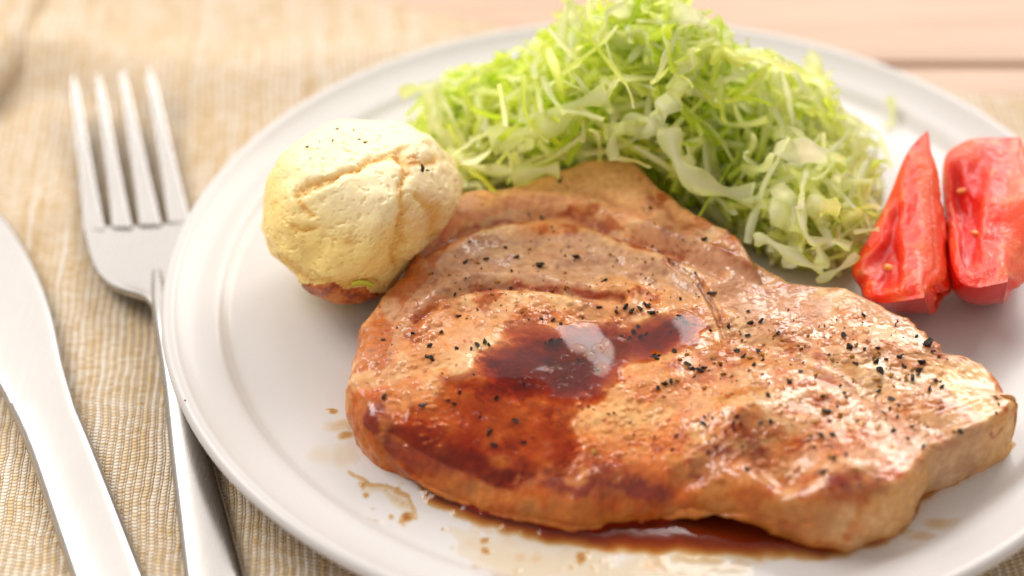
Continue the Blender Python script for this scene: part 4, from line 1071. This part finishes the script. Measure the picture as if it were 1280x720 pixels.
    path([(1066, 290), (1082, 288), (1098, 286)], .0012, .05, [.020, .020, .020])
    path([(1112, 122), (1116, 140), (1112, 160)], .0020, .45, [.005, .003, .0012])
    path([(612, 176), (640, 168), (680, 160), (720, 132), (760, 118)], .0060, .3, [.028, .030, .033, .038, .041])
    path([(560, 190), (590, 206), (612, 212), (640, 214)], .0030, .4, [.020, .022, .023, .023])
    path([(596, 110), (600, 150), (598, 185)], .0018, .4, [.030, .026, .022])
    path([(640, 222), (670, 214), (700, 212)], .0050, .55, [.020, .022, .023])
    path([(768, 200), (766, 175), (785, 150), (810, 150)], .0028, .3, [.028, .032, .035, .036])
    path([(836, 160), (842, 190), (862, 220), (900, 238), (940, 244)], .0058, .12, [.036, .032, .028, .024, .022])
    path([(770, 20), (790, 6), (800, -10)], .0035, .2, [.050, .052, .053])
    path([(700, 60), (706, 20), (712, -5)], .0026, .1, [.045, .048, .050])
    path([(885, 70), (920, 90), (960, 130), (985, 150)], .0045, .1, [.040, .036, .030, .026])
    path([(1010, 70), (1024, 84), (1030, 110)], .0035, .15, [.022, .022, .018])
    path([(500, 118), (520, 110), (545, 118), (560, 140)], .0030, .4, [.018, .020, .022, .022])

# ------------------------------------------------------------------ tomato wedges
def build_tomato(name, label, base, rot, rx=0.027, rl=0.031, half=34, seed=1, blunt=False, outline=None, cpx=None):
    """a wedge: a sector of a tomato about its core (local Y = core axis, core edge at x=0,z=0, skin towards -Z)"""
    ms, nt, b = bpy.data.materials.get('tomato_skin'), None, None
    if ms is None:
        ms, nt, b = newmat('tomato_skin')
        nt.links.new(ramp(nt, noise_n(nt, 60, 3, 0.5, objco(nt)), [(0.3, tuple(lin(204, 20, 4))), (0.7, tuple(lin(220, 36, 8)))]), b.inputs['Base Color'])
        b.inputs['Roughness'].default_value = 0.22; b.inputs['Coat Weight'].default_value = 0.4
        b.inputs['Subsurface Weight'].default_value = 0.15; b.inputs['Subsurface Radius'].default_value = (1, .2, .1); b.inputs['Subsurface Scale'].default_value = 0.003
        mf, nf, bf = newmat('tomato_flesh')
        at = N(nf, 'ShaderNodeAttribute', attribute_name='Col'); o = objco(nf)
        nz = noise_n(nf, 420, 4, 0.6, o)
        nf.links.new(mixrgb(nf, 0.3, at.outputs['Color'], ramp(nf, nz, [(0.3, (0.8, 0.5, 0.4)), (0.7, (1.15, 1.25, 1.3))]), 'MULTIPLY'), bf.inputs['Base Color'])
        bf.inputs['Roughness'].default_value = 0.45; bf.inputs['Specular IOR Level'].default_value = 0.3; bf.inputs['Coat Weight'].default_value = 0.8; bf.inputs['Coat Roughness'].default_value = 0.10
        nf.links.new(bump(nf, noise_n(nf, 620, 3, 0.6, o), 0.8, 0.0008), bf.inputs['Coat Normal'])
        bf.inputs['Subsurface Weight'].default_value = 0.5; bf.inputs['Subsurface Radius'].default_value = (1, .3, .15); bf.inputs['Subsurface Scale'].default_value = 0.004
        nf.links.new(bump(nf, noise_n(nf, 500, 3, 0.6, o), 0.5, 0.0006), bf.inputs['Normal'])
        md, nd, bd = newmat('tomato_seed'); bd.inputs['Base Color'].default_value = (*lin(232, 140, 50), 1); bd.inputs['Roughness'].default_value = 0.3; bd.inputs['Coat Weight'].default_value = 0.6
    mf = bpy.data.materials['tomato_flesh']; md = bpy.data.materials['tomato_seed']
    r = np.random.default_rng(seed)
    M = Matrix.Translation(Vector(base)) @ rot.to_4x4()
    root = bpy.data.objects.new(name, None); SC.collection.objects.link(root); root.empty_display_size = .01; root.matrix_world = M
    tag(root, label, 'tomato', 'tomato wedges leaning side by side')
    ha = math.radians(half)
    def rad(t):           # skin radius at position t in 0..1 along the core
        if blunt: return rx * (1 - t ** 1.7) ** 0.85 * (max(0.0, 1 - (1 - min(1, t / 0.16)) ** 2.4)) ** 0.5
        s = 2 * t - 1
        return rx * max(0.0, 1 - abs(s) ** 2.3) ** 0.5
    parts = []
    nu, nv = 40, 60
    V = []
    for i in range(nv):
        t = i / (nv - 1)
        for j in range(nu):
            a = -ha + 2 * ha * j / (nu - 1); rr = rad(t) * (1 + 0.02 * math.cos(3 * a + seed))
            V.append((rr * math.sin(a), (2 * t - 1) * rl, -rr * math.cos(a)))
    parts.append(['skin', np.array(V), grid_faces(nv, nu)[:, ::-1], None, ms, None])
    for sgn in (-1, 1):
        nu2, nv2 = 80, 110
        k = np.linspace(0, 1, nu2)[None]; t = np.linspace(0, 1, nv2)[:, None]
        rr = np.array([rad(x) for x in t[:, 0]])[:, None]
        rho = rr * k; Y = np.broadcast_to((2 * t - 1) * rl, (nv2, nu2))
        nrm = np.array([sgn * math.cos(ha), 0, math.sin(ha)])
        P = np.stack([sgn * rho * math.sin(ha), Y, -rho * math.cos(ha)], -1).reshape(-1, 3)
        wallt = (rr - rho).ravel(); Yf = Y.ravel(); rf = rho.ravel(); kf = np.broadcast_to(k, (nv2, nu2)).ravel()
        nn = fbm(P, 260, 3, 90 + seed); nb = fbm(P, 85, 2, 95 + seed)
        # seed chamber between core and outer wall, with a soft uneven border
        wob = 0.0016 * nb
        cav = sstep(0.0042, 0.0078, wallt + wob) * sstep(0.006, 0.011, rf + wob) * sstep(0.18, 0.5, 1 - np.abs(Yf / rl + 0.1))
        bord = sstep(0.0, 0.0010, wallt) * sstep(0.0, 0.0030, rf)
        bulge = 0.0034 * np.sqrt(np.clip(4 * kf * (1 - kf), 0, 1)) * np.clip(np.broadcast_to(rr, (nv2, nu2)).ravel() / rx, 0, 1) * sstep(0.0, 0.10, np.broadcast_to(t, (nv2, nu2)).ravel())
        bord = bord * sstep(0.0, 0.05, np.broadcast_to(t, (nv2, nu2)).ravel())
        P = P + nrm * (bulge - 0.0030 * cav + (0.00032 * nn + 0.0006 * nb) * bord)[:, None]
        C = np.tile(lin(236, 46, 10), (len(P), 1))
        C = mixc(C, lin(244, 96, 30), sstep(-.1, .6, nb) * .6)
        C = mixc(C, lin(244, 150, 90), sstep(0.2, .7, nn) * (1 - cav) * .4)
        C = mixc(C, lin(248, 130, 70), (1 - sstep(0.0015, 0.004, rf)) * 0.3)
        C = mixc(C, lin(206, 14, 6), cav * 0.92)
        C = mixc(C, lin(220, 30, 10), 1 - sstep(0.0, 0.0020, wallt))
        F = grid_faces(nv2, nu2)
        a_, b_, c_ = P[F[4000, 0]], P[F[4000, 1]], P[F[4000, 2]]
        if np.cross(b_ - a_, c_ - a_) @ nrm < 0: F = F[:, ::-1]
        idx = np.where(cav > 0.7)[0]
        sp_ = P[idx[r.integers(len(idx), size=2)]] + nrm * 0.0004 if len(idx) else np.zeros((0, 3))
        parts.append(['cut_face', P, F, C, mf, sp_])
    M3 = np.array(M.to_3x3()); T3 = np.array(M.translation)
    world = [p[1] @ M3.T + T3 for p in parts] + [p[5] @ M3.T + T3 for p in parts if p[5] is not None and len(p[5])]
    fit = fit_silhouette(world, outline, cpx) if outline else world
    inv = lambda X: (X - T3) @ M3
    bm = bmesh.new(); bmesh.ops.create_icosphere(bm, subdivisions=1, radius=1)
    sm = bpy.data.meshes.new('seed'); bm.to_mesh(sm); bm.free(); sm.materials.append(md)
    for p_ in sm.polygons: p_.use_smooth = True
    si = len(parts)
    for (nm, _, F, C, mat, sd), X in zip(parts, fit):
        X = X.copy(); X[:, 2] = np.maximum(X[:, 2], plate_floor(X[:, 0], X[:, 1]) + 0.0003)
        fn = np.cross(X[F[:, 1]] - X[F[:, 0]], X[F[:, 2]] - X[F[:, 0]]); cen_ = np.vstack(fit[:len(parts)]).mean(0)
        if (fn * (X[F].mean(1) - cen_)).sum() < 0: F = F[:, ::-1]
        me = mesh_np(nm, inv(X), F)
        if C is not None: set_col(me, C)
        o_ = link(nm, me, mat, root)
        if sd is not None and len(sd):
            for p in inv(fit[si]):
                o = link('seed', sm, None, o_); o.location = p; o.scale = (0.0009, 0.0016, 0.0007); o.rotation_euler = (r.uniform(0, 3), r.uniform(0, 3), r.uniform(0, 3))
            si += 1
    return root
def build_tomatoes():
    from mathutils import Euler
    a = unproj(1166, 282, ZF + 0.0215)
    # core edge upward, far end raised
    build_tomato('tomato_wedge', 'red tomato wedge leaning against the shredded cabbage', a, Euler((math.radians(22), math.radians(22), math.radians(4))).to_matrix(), 0.0250, 0.0310, 38, 1, True,
                 [(1150, 164), (1160, 168), (1170, 200), (1180, 260), (1188, 320), (1192, 372), (1180, 388), (1140, 392), (1100, 386), (1072, 366), (1062, 344), (1084, 300), (1106, 256), (1128, 208), (1142, 176)], (1135, 300))
    b = unproj(1272, 258, ZF + 0.0235)
    build_tomato('tomato_wedge', 'red tomato wedge with its seed chamber open, beside the plate rim', b, Euler((math.radians(14), math.radians(34), math.radians(-4))).to_matrix(), 0.027, 0.0285, 36, 2, False,
                 [(1184, 200), (1196, 180), (1230, 171), (1270, 173), (1300, 186), (1318, 240), (1312, 310), (1290, 356), (1250, 378), (1212, 380), (1196, 366), (1186, 320), (1180, 250)], (1246, 278))

# ------------------------------------------------------------------ cutlery
def steel(name, rough, tint):
    m, nt, b = newmat(name)
    b.inputs['Metallic'].default_value = 1.0
    o = objco(nt, scale=(900, 40, 200))
    nz = noise_n(nt, 1.0, 3, 0.6, o); sm_ = noise_n(nt, 30, 3, 0.6, objco(nt))
    nt.links.new(ramp(nt, sm_, [(0.3, tuple(np.array(tint) * .93)), (0.7, tint)]), b.inputs['Base Color'])
    nt.links.new(ramp(nt, nz, [(0.3, (rough - .02,) * 3), (0.7, (rough + .03,) * 3)]), b.inputs['Roughness'])
    nt.links.new(bump(nt, nz, 0.015, 0.0002), b.inputs['Normal'])
    return m
def loft(name, L, Rr, Z, thick, mat, crown=0.0, nseg=10, bev=0.0006):
    """blade-like solid between left and right edge points (n,2) with top heights Z (n,)"""
    n = len(L); V = []; nc = nseg + 1
    for i in range(n):
        w = np.linalg.norm(Rr[i] - L[i]); bv = min(bev / max(w, 1e-5), .3)
        us = np.concatenate([[0], [bv * .3, bv], np.linspace(bv, 1 - bv, nseg - 3)[1:-1], [1 - bv, 1 - bv * .3, 1]])
        for k, u in enumerate(us):
            p = L[i] + (Rr[i] - L[i]) * u
            e = 1.0 if bv < u + 1e-9 < 1 - bv + 2e-9 else 0.0
            ed = min(u, 1 - u) / bv if bv > 0 else 1
            fall = 0 if ed >= 1 else (1 - math.sqrt(max(0, 1 - (1 - ed) ** 2))) * bev * .8
            V.append((p[0], p[1], Z[i] - fall + crown * (1 - (2 * u - 1) ** 2)))
        nc = len(us)
    nb = len(V)
    for i in range(n):
        for k in range(nc):
            x, y, z = V[i * nc + k]; V.append((x, y, Z[i] - thick[i] + (0.0003 if k in (0, nc - 1) else 0)))
    F = [tuple(f) for f in grid_faces(n, nc)]
    F2 = [tuple(reversed([j + nb for j in f])) for f in F]
    S = []
    for i in range(n - 1):
        S.append((i * nc, (i + 1) * nc, (i + 1) * nc + nb, i * nc + nb)); S.append((i * nc + nc - 1 + nb, (i + 1) * nc + nc - 1 + nb, (i + 1) * nc + nc - 1, i * nc + nc - 1))
    for k in range(nc - 1):
        S.append((k, k + nb, k + 1 + nb, k + 1)); e = (n - 1) * nc; S.append((e + k + 1, e + k + 1 + nb, e + k + nb, e + k))
    me = bpy.data.meshes.new(name); me.from_pydata([tuple(map(float, v)) for v in V], [], [tuple(map(int, f)) for f in F + F2 + S])
    bm = bmesh.new(); bm.from_mesh(me); bmesh.ops.recalc_face_normals(bm, faces=bm.faces[:])
    for f in bm.faces: f.smooth = True
    for e in bm.edges:
        if len(e.link_faces) == 2 and e.calc_face_angle() > 0.9: e.smooth = False
    bm.to_mesh(me); bm.free(); me.materials.append(mat)
    return me
def resample(pts, n):
    pts = catmull(pts, 12, closed=False)
    for _ in range(60): pts[1:-1] = 0.25 * pts[:-2] + 0.5 * pts[1:-1] + 0.25 * pts[2:]
    d = np.append(0, np.cumsum(np.linalg.norm(np.diff(pts, axis=0), axis=1)))
    s = np.linspace(0, d[-1], n); return np.column_stack([np.interp(s, d, pts[:, k]) for k in range(pts.shape[1])])
def build_knife():
    st = steel('satin_steel', 0.25, (0.54, 0.515, 0.49))
    base = unproj(60, 560, 0)
    root = empty('table_knife', (base[0], base[1], 0.0005), 'satin steel table knife lying on the placemat left of the fork', 'knife')
    # blade: wide belly up to its bolster
    r_ = [(-190, 112), (-120, 160), (-60, 204), (0, 262), (22, 292), (42, 328), (58, 366), (69, 404), (76, 440), (85, 473), (96, 506)]
    l_ = [(-230, 150), (-205, 215), (-170, 280), (-128, 335), (-95, 375), (-68, 405), (-45, 430), (-25, 452), (-10, 470), (0, 484), (9, 503)]
    z = 0.0042
    def both(l, r, n):
        return resample(unproj_a(l, z)[:, :2], n), resample(unproj_a(r, z)[:, :2], n)
    L, Rr = both(l_, r_, 40)
    o = link('blade', loft('blade', L, Rr, np.full(40, z) - 0.0001, np.full(40, 0.0022), st, 0.0004, 12, 0.0014), None, root); o.matrix_parent_inverse = Matrix.Translation(root.location).inverted()
    l2 = [(9, 503), (22, 528), (38, 568), (58, 628), (76, 680), (90, 720), (118, 800), (142, 870)]
    r2 = [(96, 506), (112, 542), (132, 592), (152, 642), (168, 684), (182, 720), (212, 800), (238, 870)]
    L, Rr = both(l2, r2, 40)
    o = link('handle', loft('handle', L, Rr, np.full(40, z), np.full(40, 0.0034), st, 0.0006, 12, 0.0016), None, root); o.matrix_parent_inverse = Matrix.Translation(root.location).inverted()
def build_fork():
    st = steel('satin_steel_fork', 0.27, (0.49, 0.465, 0.44))
    base = unproj(200, 400, 0)
    root = empty('dinner_fork', (base[0], base[1], 0.0005), 'satin steel four-tined fork half tucked under the plate rim', 'fork')
    # handle, passing under the lip of the plate
    ctr = [(196, 338), (199, 370), (203, 402), (214, 450), (226, 505), (238, 570), (253, 640), (268, 720), (290, 820), (300, 870)]
    hw = [7, 12, 12, 15, 20, 26, 32, 38, 44, 40]
    zz = np.array([0.0058, 0.0093, 0.0098, 0.0085, 0.0066, 0.0048, 0.0040, 0.0036, 0.0036, 0.0036])
    Lp = np.array([unproj(x - w, y, z) for (x, y), w, z in zip(ctr, hw, zz)]); Rp = np.array([unproj(x + w, y, z) for (x, y), w, z in zip(ctr, hw, zz)])
    L, Rr = resample(Lp, 50), resample(Rp, 50)
    o = link('handle', loft('handle', L[:, :2], Rr[:, :2], L[:, 2], np.full(50, 0.0026), st, 0.0007, 12, 0.0014), None, root); o.matrix_parent_inverse = Matrix.Translation(root.location).inverted()
    # head: shoulders and root of the tines
    lh = [(189, 384), (184, 368), (160, 363), (132, 352), (115, 330), (108, 305), (103, 282)]
    rh = [(213, 384), (214, 368), (232, 360), (242, 345), (246, 325), (243, 300), (240, 276)]
    zh = [0.0090, 0.0090, 0.0084, 0.0068, 0.0050, 0.0040, 0.0036]
    Lp = np.array([unproj(x, y, z) for (x, y), z in zip(lh, zh)]); Rp = np.array([unproj(x, y, z) for (x, y), z in zip(rh, zh)])
    L, Rr = resample(Lp, 30), resample(Rp, 30)
    o = link('head', loft('head', L[:, :2], Rr[:, :2], L[:, 2], np.full(30, 0.0022), st, -0.0008, 12, 0.0009), None, root); o.matrix_parent_inverse = Matrix.Translation(root.location).inverted()
    # four tapering tines
    for k in range(4):
        x0, x1 = [(103, 132), (139, 166), (173, 203), (209, 240)][k]
        y0 = 286 - 3.0 * k
        tx, ty = [(91, 95), (122, 91), (152, 87), (186, 84)][k]
        pts = []
        for t, hwf, z in [(0, 1, .0036), (.14, .88, .0036), (.36, .70, .0042), (.60, .55, .0056), (.82, .42, .0076), (.95, .33, .0092), (1.0, .18, .0097)]:
            xc = (x0 + x1) / 2 * (1 - t) + tx * t; y = y0 * (1 - t) + ty * t; w = (x1 - x0) / 2 * hwf
            pts.append((unproj(xc - w, y, z), unproj(xc + w, y, z)))
        L = resample(np.array([p[0] for p in pts]), 30); Rr = resample(np.array([p[1] for p in pts]), 30)
        o = link('tine', loft('tine', L[:, :2], Rr[:, :2], L[:, 2] - 0.0001, np.full(30, 0.0019), st, 0.0, 10, 0.0007), None, root); o.matrix_parent_inverse = Matrix.Translation(root.location).inverted()

# ------------------------------------------------------------------ build
build_table()
build_cloth()
build_plate()
build_chop()
build_sauce()
build_pepper()
build_potato()
build_cabbage()
build_tomatoes()
build_knife()
build_fork()
